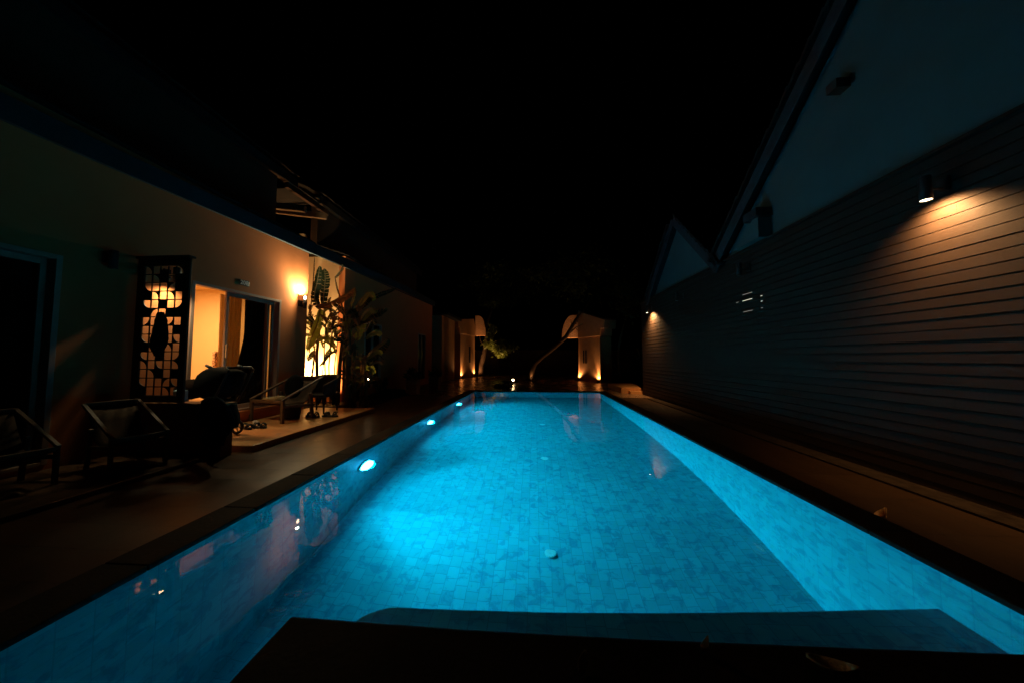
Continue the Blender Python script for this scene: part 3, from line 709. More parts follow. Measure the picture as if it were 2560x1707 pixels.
banana('young banana plant tight in the corner behind the wall edge',
       [([base, Q(290, 1100, 7.95), Q(300, 960, 7.95)], .03, .02), ([base, Q(320, 1150, 7.9), Q(300, 980, 7.9)], .015, .01)],
       [([Q(300, 960, 7.95), Q(270, 1000, 7.9), Q(240, 1050, 7.9)], .16, 2, .2), ([Q(300, 960, 7.95), Q(280, 800, 7.95), Q(245, 700, 7.95)], .14, 0, .6),
        ([Q(300, 900, 7.95), Q(280, 720, 7.95), Q(262, 640, 7.95), Q(258, 560, 7.95)], .14, 2, .6),
        ([Q(262, 640, 7.95), Q(285, 400, 7.95), Q(300, 150, 7.95)], .06, 2, .7)] + filler(20, 235, 300, 560, 1040, 7.9, 15, .07) + broad(4, 250, 320, 700, 1000, 7.9, 31, .1, .16))
# ragged undergrowth of the bed: clumps of strap leaves
def strap_clump(loc, n, h, label, m, group, name='strap_leaf_plant', spread=.5, wd=.02):
    t = thing(name, loc, label, 'plant', group); b = MB(); L0 = Vector(loc)
    for k in range(n):
        q = random.uniform(0, 2 * PI); l = h * random.uniform(.55, 1.1); o = spread * random.uniform(.25, 1) * l
        d = Vector((math.cos(q), math.sin(q), 0)); sd = Vector((-d.y, d.x, 0)) * wd * random.uniform(.6, 1.3)
        P = [L0 + d * .02, L0 + d * o * .35 + Vector((0, 0, l * .6)), L0 + d * o * .75 + Vector((0, 0, l * .95)), L0 + d * o * 1.2 + Vector((0, 0, l * random.uniform(.7, 1)))]
        ww = [.7, 1, .7, .05]
        vs = []
        for p, w_ in zip(P, ww): vs += [p - sd * w_, p + sd * w_]
        b.add(vs, [(0, 1, 3, 2), (2, 3, 5, 4), (4, 5, 7, 6)])
    b.build('foliage', m, t)
for k, (x, y, h, lb) in enumerate(((-5.15, 7.75, .5, 'strap leaved plant at the near corner of the planting bed'), (-4.85, 8.3, .45, 'strap leaved plant at the pool side edge of the bed'), (-5.3, 8.9, .6, 'tall strap leaved clump under the low banana leaves'),
                                  (-4.75, 9.3, .5, 'dark strap leaved clump before the neighbour door'), (-5.0, 10.2, .55, 'far strap leaved clump beside the neighbour wall'), (-6.1, 7.9, .45, 'strap leaved plant silhouetted low against the lit wall'), (-5.7, 8.0, .35, 'small strap leaved plant beside the thick banana stem'))):
    strap_clump((x, y, .08), 46, h, lb, M['darkfoliage'], 'undergrowth in the planting bed')

# ------------------------------------------------------------------ low wall and privacy screen
b = MB(); b.box(AX, -4.02, 3.80, 3.96, -.02, .655); b.box(AX, -4.0, 3.78, 3.98, .656, .69)
tag(b.build('low_wall', M['lowwall'], bevel=.006), 'low brown partition wall between the two patios, towel draped over its end', 'wall')
t = thing('privacy_screen', (-5.03, 3.86, .69), 'dark brown cut out privacy screen of squares and quarter circles on the low wall', 'screen')
sx0, sx1, sz0, sz1 = AX + .005, -4.64, .69, 2.62; cell = .1165; ncol, nrow = 5, 15
gx0 = sx0 + (sx1 - sx0 - ncol * cell) / 2; gz1 = sz1 - .095
b = MB(); gz0 = gz1 - nrow * cell
b.box(sx0, gx0, 3.845, 3.875, sz0, sz1); b.box(gx0 + ncol * cell, sx1, 3.845, 3.875, sz0, sz1)
b.box(gx0, gx0 + ncol * cell, 3.846, 3.874, gz1, sz1); b.box(gx0, gx0 + ncol * cell, 3.846, 3.874, sz0, gz0)
b.box(sx0 - .004, sx1 + .02, 3.815, 3.905, sz1, sz1 + .035)
b.build('frame', M['darkwood'], t, bevel=.003)
PAT = ['1F F1', 'F1.F.', '3FF4.', '.1F1F', '3F.F2', '.4F..', '2FF2F', 'F1.F.', '3F.F3', '.F.1F', '3F.F2', '1F3F1', 'F1.F.', '3FF43', '.FF1F']
b = MB(); bw = .0062
for r in range(nrow):
    for c in range(ncol):
        k = PAT[r][c]; x0 = gx0 + c * cell; x1 = x0 + cell; z1 = gz1 - r * cell; z0 = z1 - cell
        a0, a1, c0, c1 = x0 + bw, x1 - bw, z0 + bw, z1 - bw
        if k in '. ':
            if k == ' ': c1 = c0 + (c1 - c0) * .5
            b.box(a0, a1, 3.856, 3.864, c0, c1); continue
        if k == 'F': continue
        cxy = {'1': (a0, c0, 1, 1), '2': (a0, c1, 1, -1), '3': (a1, c1, -1, -1), '4': (a1, c0, -1, 1)}[k]; rr_ = a1 - a0
        ox, oz, dx, dz = cxy
        arc = [(ox + dx * rr_ * math.cos(q * PI / 16), oz + dz * rr_ * math.sin(q * PI / 16)) for q in range(9)]
        corner = (ox + dx * rr_, oz + dz * rr_)
        for p, q in zip(arc, arc[1:]):
            b.extr([(corner[0], 3.856, corner[1]), (p[0], 3.856, p[1]), (q[0], 3.856, q[1])], (0, .008, 0))
for c in range(ncol + 1): b.box(gx0 + c * cell - bw, gx0 + c * cell + bw, 3.855, 3.865, gz0, gz1)
for r in range(nrow + 1): b.box(gx0, gx0 + ncol * cell, 3.8553, 3.8647, gz0 + r * cell - bw, gz0 + r * cell + bw)
b.build('lattice', M['darkwood'], t)
# cloth bundles
def drape(name, label, cat, m, outline, Y0, depth, folds=5, group=None):
    """soft hanging thing: outline list of (z, x0, x1) top to bottom"""
    b = MB(); n = 26; vs = []; fs = []; rows = []
    for i in range(len(outline) - 1):
        for k in range(4):
            u = k / 4; a = outline[i]; c = outline[i + 1]; rows.append(tuple(a[j] + (c[j] - a[j]) * u for j in range(3)))
    rows.append(outline[-1])
    for j, (z, x0, x1) in enumerate(rows):
        for i in range(n):
            q = 2 * PI * i / n; v = j / (len(rows) - 1)
            ed = (1 - (2 * v - 1) ** 6) * .7 + .3
            rx = (x1 - x0) / 2; x = (x0 + x1) / 2 + rx * math.cos(q)
            y = Y0 + depth * ed * math.sin(q) * (1 + .35 * math.sin(folds * q * 2 + v * 3)) + random.uniform(-.004, .004)
            vs.append((x, y, z + random.uniform(-.006, .006) - (.025 * abs(math.cos(q * folds)) if j == len(rows) - 1 else 0)))
    for j in range(len(rows) - 1):
        for i in range(n):
            i2 = (i + 1) % n; fs.append((j * n + i, (j + 1) * n + i, (j + 1) * n + i2, j * n + i2))
    fs.append(tuple(range(n))); fs.append(tuple((len(rows) - 1) * n + i for i in range(n))[::-1])
    b.add(vs, fs); o = b.build(name, m, smooth=True); return tag(o, label, cat, group)
def A(x, y, Y=3.78): p = atY(x, y, Y); return p
def outl(rows, Y): return [(atY((a + c) / 2, y, Y).z, atY(a, y, Y).x, atY(c, y, Y).x) for (y, a, c) in rows]
drape('hanging_cloth', 'black cloth bundle hanging in front of the privacy screen', 'cloth', M['blackcloth'],
      outl([(781, 394, 410), (800, 390, 416), (830, 382, 420), (850, 376, 421), (868, 375, 414), (880, 384, 402), (886, 386, 396)], 3.77), 3.77, .035)
drape('draped_towel', 'black towel hanging over the end of the low wall', 'towel', M['towel'],
      outl([(991, 520, 545), (1000, 506, 556), (1020, 500, 575), (1045, 498, 586), (1062, 500, 592), (1066, 520, 588), (1090, 502, 566), (1108, 510, 560)], 3.72), 3.72, .05)
drape('draped_jacket', 'dark jacket slumped on top of the low wall end', 'jacket', M['blackcloth'],
      outl([(1003, 548, 560), (1008, 540, 578), (1025, 538, 583), (1050, 545, 589), (1064, 560, 593)], 3.90), 3.90, .12)
b = MB(); p = atY(458, 960, 3.98); b.box(p.x - .09, p.x + .07, 3.93, 4.0, .69, .84)
tag(b.build('folded_cloth', M['paleblue'], bevel=.015), 'small pale blue folded cloth on the low wall beside the screen', 'cloth')

# ------------------------------------------------------------------ stroller behind the low wall
t = thing('stroller', (-4.75, 4.5, .09), 'black baby stroller parked behind the low wall in front of the open door', 'stroller')
YS = 4.45
b = MB()
# canopy: part of a dome between handle side (right) and foot side (left)
hood = [(508, 966), (512, 948), (522, 930), (536, 919), (552, 916), (572, 920), (588, 924), (598, 930), (590, 950), (584, 968), (575, 990), (540, 1000), (515, 990)]
rows = [(-.20, .80), (-.12, .95), (0, 1.0), (.12, .95), (.20, .80)]
vs = []; cx_, cz_ = 552, 958
for dy, sc in rows:
    for (x, y) in hood: 
        p = atY(cx_ + (x - cx_) * sc, cz_ + (y - cz_) * sc, YS); vs.append((p.x, YS + dy, p.z))
n = len(hood); fs = []
for j in range(len(rows) - 1):
    for i in range(n): fs.append((j * n + i, j * n + (i + 1) % n, (j + 1) * n + (i + 1) % n, (j + 1) * n + i))
fs.append(tuple(range(n))[::-1]); fs.append(tuple((len(rows) - 1) * n + i for i in range(n)))
b.add(vs, fs); b.build('canopy', M['blackcloth'], t, smooth=True)
b = MB(); p = atY(482, 972, YS); b.blob((p.x, YS, p.z), .19, .20, .15, 14, 9, .05); p = atY(540, 1010, YS); b.blob((p.x, YS, p.z), .2, .19, .12, 14, 9, .05); b.build('seat', M['brownfab'], t, smooth=True)
b = MB(); h0 = atY(598, 918, YS)
for dy in (-.2, .2):
    a_ = atY(605, 924, YS); c_ = atY(560, 1010, YS); 
    b.tube([(h0.x, YS + dy, h0.z), (a_.x, YS + dy, a_.z), (c_.x, YS + dy, c_.z), (-5.0, YS + dy, .30)], .014, 8)
    b.tube([(-5.12, YS + dy, .62), (-4.9, YS + dy, .45), (-4.66, YS + dy, .24)], .014, 8)
b.tube([(h0.x, YS - .2, h0.z), (h0.x, YS + .2, h0.z)], .02, 8)
b.build('frame', M['metal'], t, smooth=True)
b = MB(); q0 = atY(523, 912, YS); q1 = atY(535, 921, YS); b.tube([(q0.x, YS - .05, q0.z), (q1.x, YS - .02, q1.z)], [.018, .026], 8); b.build('canopy_clip', M['rubber'], t, smooth=True)
b = MB(); b.tube([(h0.x - .02, YS, h0.z + .03), (h0.x + .05, YS, h0.z - .01)], [.02, .03], 8); b.build('handle_grip', M['rubber'], t, smooth=True)
for (x, y) in ((-4.63, YS - .2), (-4.66, YS + .2), (-5.1, YS - .2), (-5.1, YS + .2)):
    b = MB(); r = .115
    ring = [(x + (r - .02) * math.cos(2 * PI * k / 20), y, .205 + (r - .02) * math.sin(2 * PI * k / 20)) for k in range(21)]
    b.tube(ring, .02, 8, cap=False); wh = b.build('wheel', M['rubber'], t, smooth=True)
    b = MB(); b.lathe((x, y - .015, .205), [(.001, 0), (.03, 0), (.03, .03), (.001, .03)], (0, 1, 0), 14)
    for k in range(5):
        q = 2 * PI * k / 5; b.bar((x, y, .205), (x + .09 * math.cos(q), y, .205 + .09 * math.sin(q)), .012, .012, (0, 1, 0))
    b.build('hub', M['steel'], wh)

# ------------------------------------------------------------------ lounge chairs
def lounge_chair(label):
    """local frame: faces -y, seat front at y=-.36"""
    t = thing('lounge_chair', (0, 0, 0), label, 'lounge chair', 'wooden lounge chairs on the patios')
    W = .30
    for sx in (-1, 1):
        b = MB(); b.bar((sx * W, -.34, 0), (sx * W, -.34, .42), .045, .045, (0, 1, 0)); b.build('leg', M['wood'], t, bevel=.004)
        b = MB(); b.bar((sx * W, .26, 0), (sx * W, .20, .50), .045, .045, (0, 1, 0)); b.build('leg', M['wood'], t, bevel=.004)
        b = MB(); b.bar((sx * W, -.37, .41), (sx * W, .46, .80), .045, .03); b.build('arm_rail', M['wood'], t, bevel=.004)
        b = MB(); b.bar((sx * W, -.32, .30), (sx * W, .30, .26), .03, .05); b.build('side_rail', M['wood'], t, bevel=.004)
    b = MB(); b.bar((-W, -.345, .385), (W, -.345, .385), .04, .05); b.build('seat_rail', M['wood'], t, bevel=.004)
    b = MB(); b.bar((-W, .45, .79), (W, .45, .79), .04, .05); b.build('top_rail', M['wood'], t, bevel=.004)
    b = MB(); vs = []; fs = []; P = [(-.34, .37), (-.15, .31), (.05, .29), (.18, .36), (.32, .58), (.44, .78)]
    for i, (y, z) in enumerate(P):
        for k in range(7): x = -W + .03 + (2 * W - .06) * k / 6; vs.append((x, y, z - .015 * math.sin(PI * k / 6)))
    for i in range(len(P) - 1):
        for k in range(6): fs.append((i * 7 + k, i * 7 + k + 1, (i + 1) * 7 + k + 1, (i + 1) * 7 + k))
    b.add(vs, fs); b.build('sling_seat', M['seatfab'], t, smooth=True, solid=.012)
    return t
c1 = lounge_chair('pale wooden lounge chair right of the sliding door, holding a pillow')
c1.location = (-4.88, 5.86, .09); c1.rotation_euler = (0, 0, R(-14)); c1.scale = (1.35, 1.0, 1.0)
c2 = copy_tree(c1); c2['label'] = 'dark wooden lounge chair in front of the low partition wall'
c2.location = (-4.72, 3.36, .045); c2.rotation_euler = (0, 0, R(76)); c2.scale = (.72, .78, .88)
c3 = copy_tree(c1); c3['label'] = 'barely visible wooden lounge chair at the far left, before the dark glass door'
c3.location = (-4.98, 2.62, .045); c3.rotation_euler = (0, 0, R(84)); c3.scale = (.72, .78, .88)
# pillow, bag and basket with the chair
p = atY(722, 970, 5.85)
b = MB(); b.blob((0, 0, 0), .19, .07, .24, 16, 10, .04); 
for v in b.v: v.xyz = (Matrix.Rotation(R(-14), 3, 'X') @ v) + Vector((p.x, 5.98, .72))
tag(b.build('dark_pillow', M['blackcloth'], smooth=True), 'dark pillow leaning upright on the pale lounge chair', 'pillow')
b = MB(); b.blob((-4.88, 5.62, .52), .24, .13, .035, 18, 8, .12); b.blob((-4.78, 5.60, .545), .10, .08, .03, 14, 8, .1)
tag(b.build('crumpled_towel', M['sheer'], smooth=True), 'crumpled light towel lying on the seat of the pale lounge chair', 'towel')
b = MB(); b.lathe((-4.82, 5.95, .095), [(.001, .005), (.14, 0), (.17, .22), (.155, .22), (.13, .02)], (0, 0, 1), 20)
tag(b.build('basket', M['rattan'], smooth=True), 'dark round basket under the pale lounge chair', 'basket')
# rattan armchair
t = thing('rattan_armchair', (-4.78, 6.75, .09), 'black rattan armchair silhouetted against the lit banana plants', 'armchair')
cx_, cy_ = -4.78, 6.72
for dx, dy in ((-.24, -.22), (.24, -.22), (-.22, .22), (.22, .22)):
    b = MB(); b.tube([(cx_ + dx * 1.12, cy_ + dy * 1.1, .09), (cx_ + dx, cy_ + dy, .46)], [.016, .024], 8); b.build('leg', M['rattan'], t)
b = MB(); b.box(cx_ - .28, cx_ + .28, cy_ - .27, cy_ + .27, .43, .50); b.build('seat', M['rattan'], t, bevel=.02)
b = MB(); vs = []; fs = []; n = 22
for j in range(7):
    v = j / 6
    for i in range(n + 1):
        q = -.25 * PI + 1.5 * PI * i / n; u = abs(i / n - .5) * 2
        r_ = .29 + .07 * v; z = .46 + v * (.42 - .20 * u ** 2.2)
        vs.append((cx_ + r_ * math.cos(q), cy_ + r_ * math.sin(q), z))
for j in range(6):
    for i in range(n): a_ = j * (n + 1) + i; fs.append((a_, a_ + 1, a_ + n + 2, a_ + n + 1))
b.add(vs, fs); b.build('backrest', M['rattan'], t, smooth=True, solid=.02)
b = MB(); b.tube([vs[6 * (n + 1) + i] for i in range(n + 1)], .024, 8); b.build('arm_rim', M['rattan'], t, smooth=True)

# sandals and shoes on the patio
def sandal(x, y, z, rot, sc, label, col, grp='footwear left on the patio'):
    t = thing('sandal', (0, 0, 0), label, 'sandal', grp)
    out = [(.045 * math.sin(2 * PI * k / 20) * (1 + .15 * math.cos(2 * PI * k / 20)), .13 * math.cos(2 * PI * k / 20)) for k in range(20)]
    b = MB(); b.prism([(a_, c_) for a_, c_ in out][::-1], 0, .028); b.build('sole', col, t, bevel=.004)
    for yy in (.035, .06, -.07):
        b = MB(); b.tube([(.045 * math.cos(q * PI / 8), yy, .02 + .055 * math.sin(q * PI / 8)) for q in range(9)], .011, 6); b.build('strap', col, t, smooth=True)
    b = MB(); b.tube([(-.035, -.07, .03), (0, -.11, .07), (.035, -.07, .03)], .009, 6); b.build('heel_strap', col, t, smooth=True)
    t.location = (x, y, z); t.rotation_euler = (0, 0, R(rot)); t.scale = (sc, sc, sc); return t
sandal(-4.84, 5.00, .09, 70, 1.15, 'black strappy sandal on the pale patio floor, the nearer of its pair', M['rubber'])
sandal(-4.68, 5.08, .09, 84, 1.15, 'black strappy sandal on the patio, right one of the pair', M['rubber'])
sandal(-5.0, 5.36, .09, 60, .8, 'small pale shoe beside the door plinth behind the black sandals', M['white'])
p = atZ(798, 1043, .09)
sandal(-4.48, 6.10, .09, 80, 1.3, 'dark clog with a thick sole in front of the rattan armchair, left one', M['rubber'])
sandal(-4.14, 6.14, .09, 92, 1.3, 'dark clog in front of the rattan armchair, nearer the pool', M['rubber'])

# ================================================================== RIGHT SIDE
# horizontal lap boards with dark joints
bw_ = thing('board_wall', (BX, 5, 0), 'long wall of grey horizontal boards running along the right side of the pool', 'wall')
b = MB(); pitch = .104; n = 31; y0_, y1_ = -3.0, 11.45
for k in range(n):
    z0 = -.02 + k * pitch; z1 = z0 + pitch - .006
    # staggered butt joints
    cuts = [y0_] + sorted([y for y in [(-3 + ((k * 1.97) % 4.8)) + 4.8 * j for j in range(4)] if y0_ < y < y1_]) + [y1_]
    for a_, c_ in zip(cuts, cuts[1:]):
        o_ = random.uniform(-.0012, .0012)
        b.add([(BX - .004 + o_, a_ + .0006, z0), (BX - .004 + o_, c_ - .0006, z0), (BX + o_, c_ - .0006, z1), (BX + o_, a_ + .0006, z1),
               (BX + .03, a_ + .0006, z0), (BX + .03, c_ - .0006, z0), (BX + .03, c_ - .0006, z1), (BX + .03, a_ + .0006, z1)],
              [(3, 2, 1, 0), (0, 1, 5, 4), (2, 3, 7, 6), (1, 2, 6, 5), (3, 0, 4, 7)])
b.build('board_cladding', M['board'], bw_)
b = MB(); b.box(BX + .031, BX + .12, y0_, y1_, -.02, -.02 + n * pitch); b.build('backing', M['roof'], bw_)
ZT = -.02 + n * pitch
b = MB(); b.box(BX - .05, BX + .12, y0_, y1_ + .02, ZT + .001, ZT + .035); b.build('cap', M['board'], bw_, bevel=.004)
# glowing strips laid on the board faces, painted-in thin lines of light
M['streak'] = emit('painted_light_streak', (1, .86, .62), .9); M['streakdim'] = emit('dim_painted_streak', (1, .9, .75), .22)
for (xa, ya, xb, yb, mk) in ((1856, 738, 1880, 731, 'streakdim'), (1856, 753.5, 1880, 746.8, 'streak'), (1840, 757.5, 1846.5, 755.7, 'streakdim'), (1858, 781, 1881, 775.5, 'streakdim'), (1901, 740.8, 1905.5, 739.4, 'streak'), (1902, 754, 1906, 752.8, 'streak'), (1902.5, 770.7, 1907, 769.5, 'streakdim')):
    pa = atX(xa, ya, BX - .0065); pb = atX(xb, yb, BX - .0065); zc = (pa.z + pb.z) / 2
    b = MB(); b.box(BX - .0075, BX - .0045, min(pa.y, pb.y), max(pa.y, pb.y), zc - .0045, zc + .0045); b.build('glow_streak', M[mk], bw_)
# drain strip along the foot of the wall
b = MB(); b.box(BX - .28, BX - .02, -1.8, 10.2, .002, .02)
tag(b.build('wall_foot_strip', M['soil']), kind='structure')
# gable houses
GX = BX + .06
def gable_house(name, ya, yb, zf, apex_y, apex_z, label, bits, zr=None):
    t = thing(name, (GX, (ya + yb) / 2, 0), label, 'building', 'houses with gables above the board wall')
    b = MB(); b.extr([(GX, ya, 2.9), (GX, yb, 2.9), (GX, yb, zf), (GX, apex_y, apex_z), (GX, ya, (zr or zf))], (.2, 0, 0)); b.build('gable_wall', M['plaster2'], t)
    # barge boards and tile edge along both rakes
    for (y0, z0, y1, z1) in ((yb, zf, apex_y, apex_z), (ya, (zr or zf), apex_y, apex_z)):
        d = Vector((0, y1 - y0, z1 - z0)); L_ = d.length; d.normalize(); up = Vector((0, -d.z, d.y)) if d.y > 0 else Vector((0, d.z, -d.y))
        if up.z < 0: up = -up
        s0 = Vector((0, y0, z0)) - d * .22; e0 = Vector((0, y1, z1)) + d * .0
        b = MB(); b.bar(s0 + Vector((GX - .17, 0, 0)) + up * .02, e0 + Vector((GX - .17, 0, 0)) + up * .02, .03, .22, (up.x, up.y, up.z)); b.build('barge_board', M['barge'], t)
        b = MB(); b.bar(s0 + Vector((GX - .06, 0, 0)) + up * .11, e0 + Vector((GX - .06, 0, 0)) + up * .11, .2, .02, (up.x, up.y, up.z)); b.build('verge_soffit', M['fascia'], t)
        b = MB(); nt_ = int(L_ / .26)
        for k in range(nt_ + 1):
            c_ = s0 + d * (.26 * k); b.bar(c_ + Vector((GX - .21, 0, 0)) + up * .15, c_ + d * .29 + Vector((GX - .21, 0, 0)) + up * .19, .07, .05, (up.x, up.y, up.z))
            b.bar(c_ + Vector((GX + 2.2, 0, 0)) + up * .15, c_ + d * .29 + Vector((GX + 2.2, 0, 0)) + up * .19, 4.75, .03, (up.x, up.y, up.z))
        b.build('roof', M['roof'], t)
    return t
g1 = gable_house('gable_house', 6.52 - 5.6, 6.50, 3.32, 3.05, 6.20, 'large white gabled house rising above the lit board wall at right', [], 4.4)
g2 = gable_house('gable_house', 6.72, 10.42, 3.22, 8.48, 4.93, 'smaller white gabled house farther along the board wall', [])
# bracket and purlin ends
t0_ = atX(1845, 622, BX - .05); t1_ = atX(1905, 565, BX - .05); 
b = MB(); b.extr([(BX - .16, 5.95, 3.24), (BX - .16, 5.30, 3.24), (BX - .16, 5.30, 3.58), (BX - .16, 5.42, 3.60)], (.2, 0, 0)); b.build('eave_bracket', M['plaster2'], g1, bevel=.005)
b = MB(); b.box(BX - .2, BX + .06, 5.28, 5.60, 3.60, 3.74); b.build('purlin', M['barge'], g1, bevel=.005)
b = MB(); b.box(BX - .11, BX + .06, 3.95, 4.09, 4.60, 4.72); b.build('purlin', M['darkwood'], g1, bevel=.005)

# ================================================================== FAR END
# block steps by the board wall end
b = MB(); b.box(3.2, 4.25, 11.9, 14.0, -.02, .20); b.box(3.45, 4.25, 11.62, 11.89, -.02, .10)
tag(b.build('far_steps', M['patio'], bevel=.008), kind='structure')
# gate pillars
def pillar(A0, B0, hgt, th, wings, label, slot, peak=.5, peakh=1.2, flip=False):
    A0 = Vector(A0); B0 = Vector(B0); d = (B0 - A0).normalized(); nrm = Vector((d.y, -d.x, 0))
    if nrm.y > 0: nrm = -nrm            # front faces the pool
    t = thing('gate_pillar', (*((A0 + B0) / 2).xy, 0), label, 'gate pillar', 'gate pillars at the far end')
    L_ = (B0 - A0).length
    def fr(u, w_, z): p = A0 + d * u - nrm * w_; return Vector((p.x, p.y, z))
    b = MB()
    base = [fr(-.015, -.02, 0), fr(L_ + .015, -.02, 0), fr(L_ + .015, th, 0), fr(-.015, th, 0)]
    top = [fr(0, 0, hgt), fr(L_, 0, hgt), fr(L_, th, hgt), fr(0, th, hgt)]
    b.add(base + top, [(0, 1, 2, 3), (7, 6, 5, 4), (0, 4, 5, 1), (1, 5, 6, 2), (2, 6, 7, 3), (3, 7, 4, 0)]); b.build('shaft', M['gate'], t, bevel=.015)
    z1 = hgt + .02; b = MB()
    prof = [(-.04, z1), (L_ + .04, z1), (L_ + .10, z1 + .42), (L_ + .34, z1 + .38), (L_ + .42, z1 + .86), (L_ * peak, z1 + peakh), (-.02, z1 + peakh * .62)]
    if flip: prof = [(L_ - u, z) for u, z in prof]
    b.extr([fr(u, -.03, z) for u, z in prof], fr(0, th, 0) - fr(0, -.03, 0)); b.build('capital', M['gate'], t, bevel=.012)
    b = MB()
    for (u0, z0_), (u1, z1_) in (((L_ + .56, z1 + .80), (L_ * peak, z1 + peakh + .05)), ((L_ * peak, z1 + peakh + .05), (0, z1 + peakh * .62))):
        if flip: u0, u1 = L_ - u0, L_ - u1
        b.bar(fr(u0, th * .5, z0_ + .04), fr(u1, th * .5, z1_ + .04), th + .45, .07)
    if not flip: b.build('roof', M['roof'], t)
    for (cx__, zb, wd, ht, sgn, yy) in wings:    # curved brick wing, quarter arch
        b = MB(); poly = [(cx__, zb)]
        for k in range(9):
            q = k / 8 * PI / 2; poly.append((cx__ + sgn * wd * (.35 + .65 * math.cos(q)), zb + ht * math.sin(q)))
        poly.append((cx__, zb + ht))
        P3 = [(x, yy, z) for x, z in poly]
        if sgn > 0: P3 = P3
        b.extr(P3, (0, .45, 0)); b.build('brick_arch', M['gatebrick'], t)
    for (u0, u1, za, zb) in slot:
        b = MB(); b.add([fr(u0, -.022, za), fr(u1, -.022, za), fr(u1, -.012, zb), fr(u0, -.012, zb), fr(u0, .02, za), fr(u1, .02, za), fr(u1, .02, zb), fr(u0, .02, zb)], [(0, 1, 2, 3), (0, 4, 5, 1), (1, 5, 6, 2), (2, 6, 7, 3), (3, 7, 4, 0)]); b.build('slot', M['roof'], t)
    return t, fr, L_
tL, frL, LL = pillar((-4.78, 19.9, 0), (-4.35, 22.6, 0), 2.85, .8, [(-4.35, 2.95, .78, 1.45, 1, 22.78)], 'left gate pillar with a curved brick arch stub, lit by two ground lights', [(1.55, 1.85, 1.0, 2.1)], .1, 1.25, True)
tR, frR, LR = pillar((2.60, 18.7, 0), (3.52, 17.1, 0), 2.45, .8, [(2.62, 2.50, .95, 1.35, -1, 18.9)], 'right gate pillar with a curved brick arch stub behind the leaning tree', [(.42, .52, 1.0, 1.75), (.62, .74, 1.0, 1.75)], .18, 1.45)
WG = 'ground spots at the far gate'
ground_spot(frL(.18, -.09, .12), (.03, .05, 1), 320, 'ground spot at the outer corner of the left gate pillar', 95, WG, .045, WARM)
ground_spot(frL(LL - .2, -.10, .12), (.22, .14, 1), 520, 'ground spot at the inner corner of the left gate pillar', 95, WG, .045, WARM)
ground_spot(frR(.12, -.10, .12), (-.24, .14, 1), 520, 'ground spot at the inner corner of the right gate pillar', 95, WG, .045, WARM)
ground_spot(frR(LR - .1, -.09, .12), (0, .05, 1), 320, 'ground spot at the outer corner of the right gate pillar', 95, WG, .045, WARM)
# trees
def limb(b, pts, r0, r1, n=8):
    k = len(pts); b.tube(pts, [r0 + (r1 - r0) * i / (k - 1) for i in range(k)], n)
def leaf_cloud(b, c, rx, ry, rz, n, size, droop=.6, clumps=10):
    c = Vector(c); cl = []
    for _ in range(clumps):
        while True:
            v = Vector((random.uniform(-1, 1), random.uniform(-1, 1), random.uniform(-1, 1)))
            if v.length < 1: break
        cl.append((v, random.uniform(.22, .42)))
    for _ in range(n):
        v, r_ = random.choice(cl)
        p = v + Vector((random.gauss(0, r_ * .5), random.gauss(0, r_ * .5), random.gauss(0, r_ * .5)))
        P = c + Vector((p.x * rx, p.y * ry, p.z * rz))
        d = Vector((random.gauss(0, 1), random.gauss(0, 1), random.gauss(-droop, .7))).normalized(); s_ = d.cross(Vector((random.gauss(0, 1), random.gauss(0, 1), random.gauss(0, 1)))).normalized()
        l = size * random.uniform(.6, 1.3); w_ = l * .22
        b.add([P, P + d * l * .5 + s_ * w_, P + d * l, P + d * l * .5 - s_ * w_], [(0, 1, 2, 3)])
# left lit tree
t = thing('courtyard_tree', (-3.95, 23.0, 0), 'tree beside the left gate pillar with a low lit clump of drooping leaves', 'tree')
b = MB(); limb(b, [(-3.95, 23.0, 0), (-3.9, 23, .9), (-3.72, 23, 1.6), (-3.55, 23, 2.5), (-3.55, 23, 3.6), (-3.2, 23.2, 5.0)], .20, .10)
limb(b, [(-3.55, 23, 2.1), (-3.1, 22.8, 2.4), (-2.5, 22.6, 2.6)], .08, .03); limb(b, [(-3.6, 23, 2.0), (-4.0, 23, 2.6), (-4.1, 23, 3.2)], .05, .02)
b.build('trunk', M['bark'], t, smooth=True)
b = MB(); leaf_cloud(b, (-2.55, 22.6, 2.25), 1.0, .8, .62, 2600, .26, 1.2, 14); leaf_cloud(b, (-3.05, 22.6, 3.1), .5, .5, .55, 700, .22, 1.2, 6); b.build('crown', M['foliage'], t)
b = MB(); leaf_cloud(b, (-2.4, 24.5, 7.0), 3.0, 2.2, 1.6, 3000, .3, .4, 26); b.build('upper_crown', M['darkfoliage'], t)  # shade of the unlit upper crown put into a darker leaf colour
ground_spot((-3.62, 22.5, .12), (-.02, .10, 1), 130, 'ground spot at the foot of the tree by the left gate pillar', 60, WG, .045, WARM)
ground_spot((-2.75, 21.7, .12), (.06, .40, 1), 650, 'shielded ground spot under the low lit leaves', 56, WG, .03, WARM)
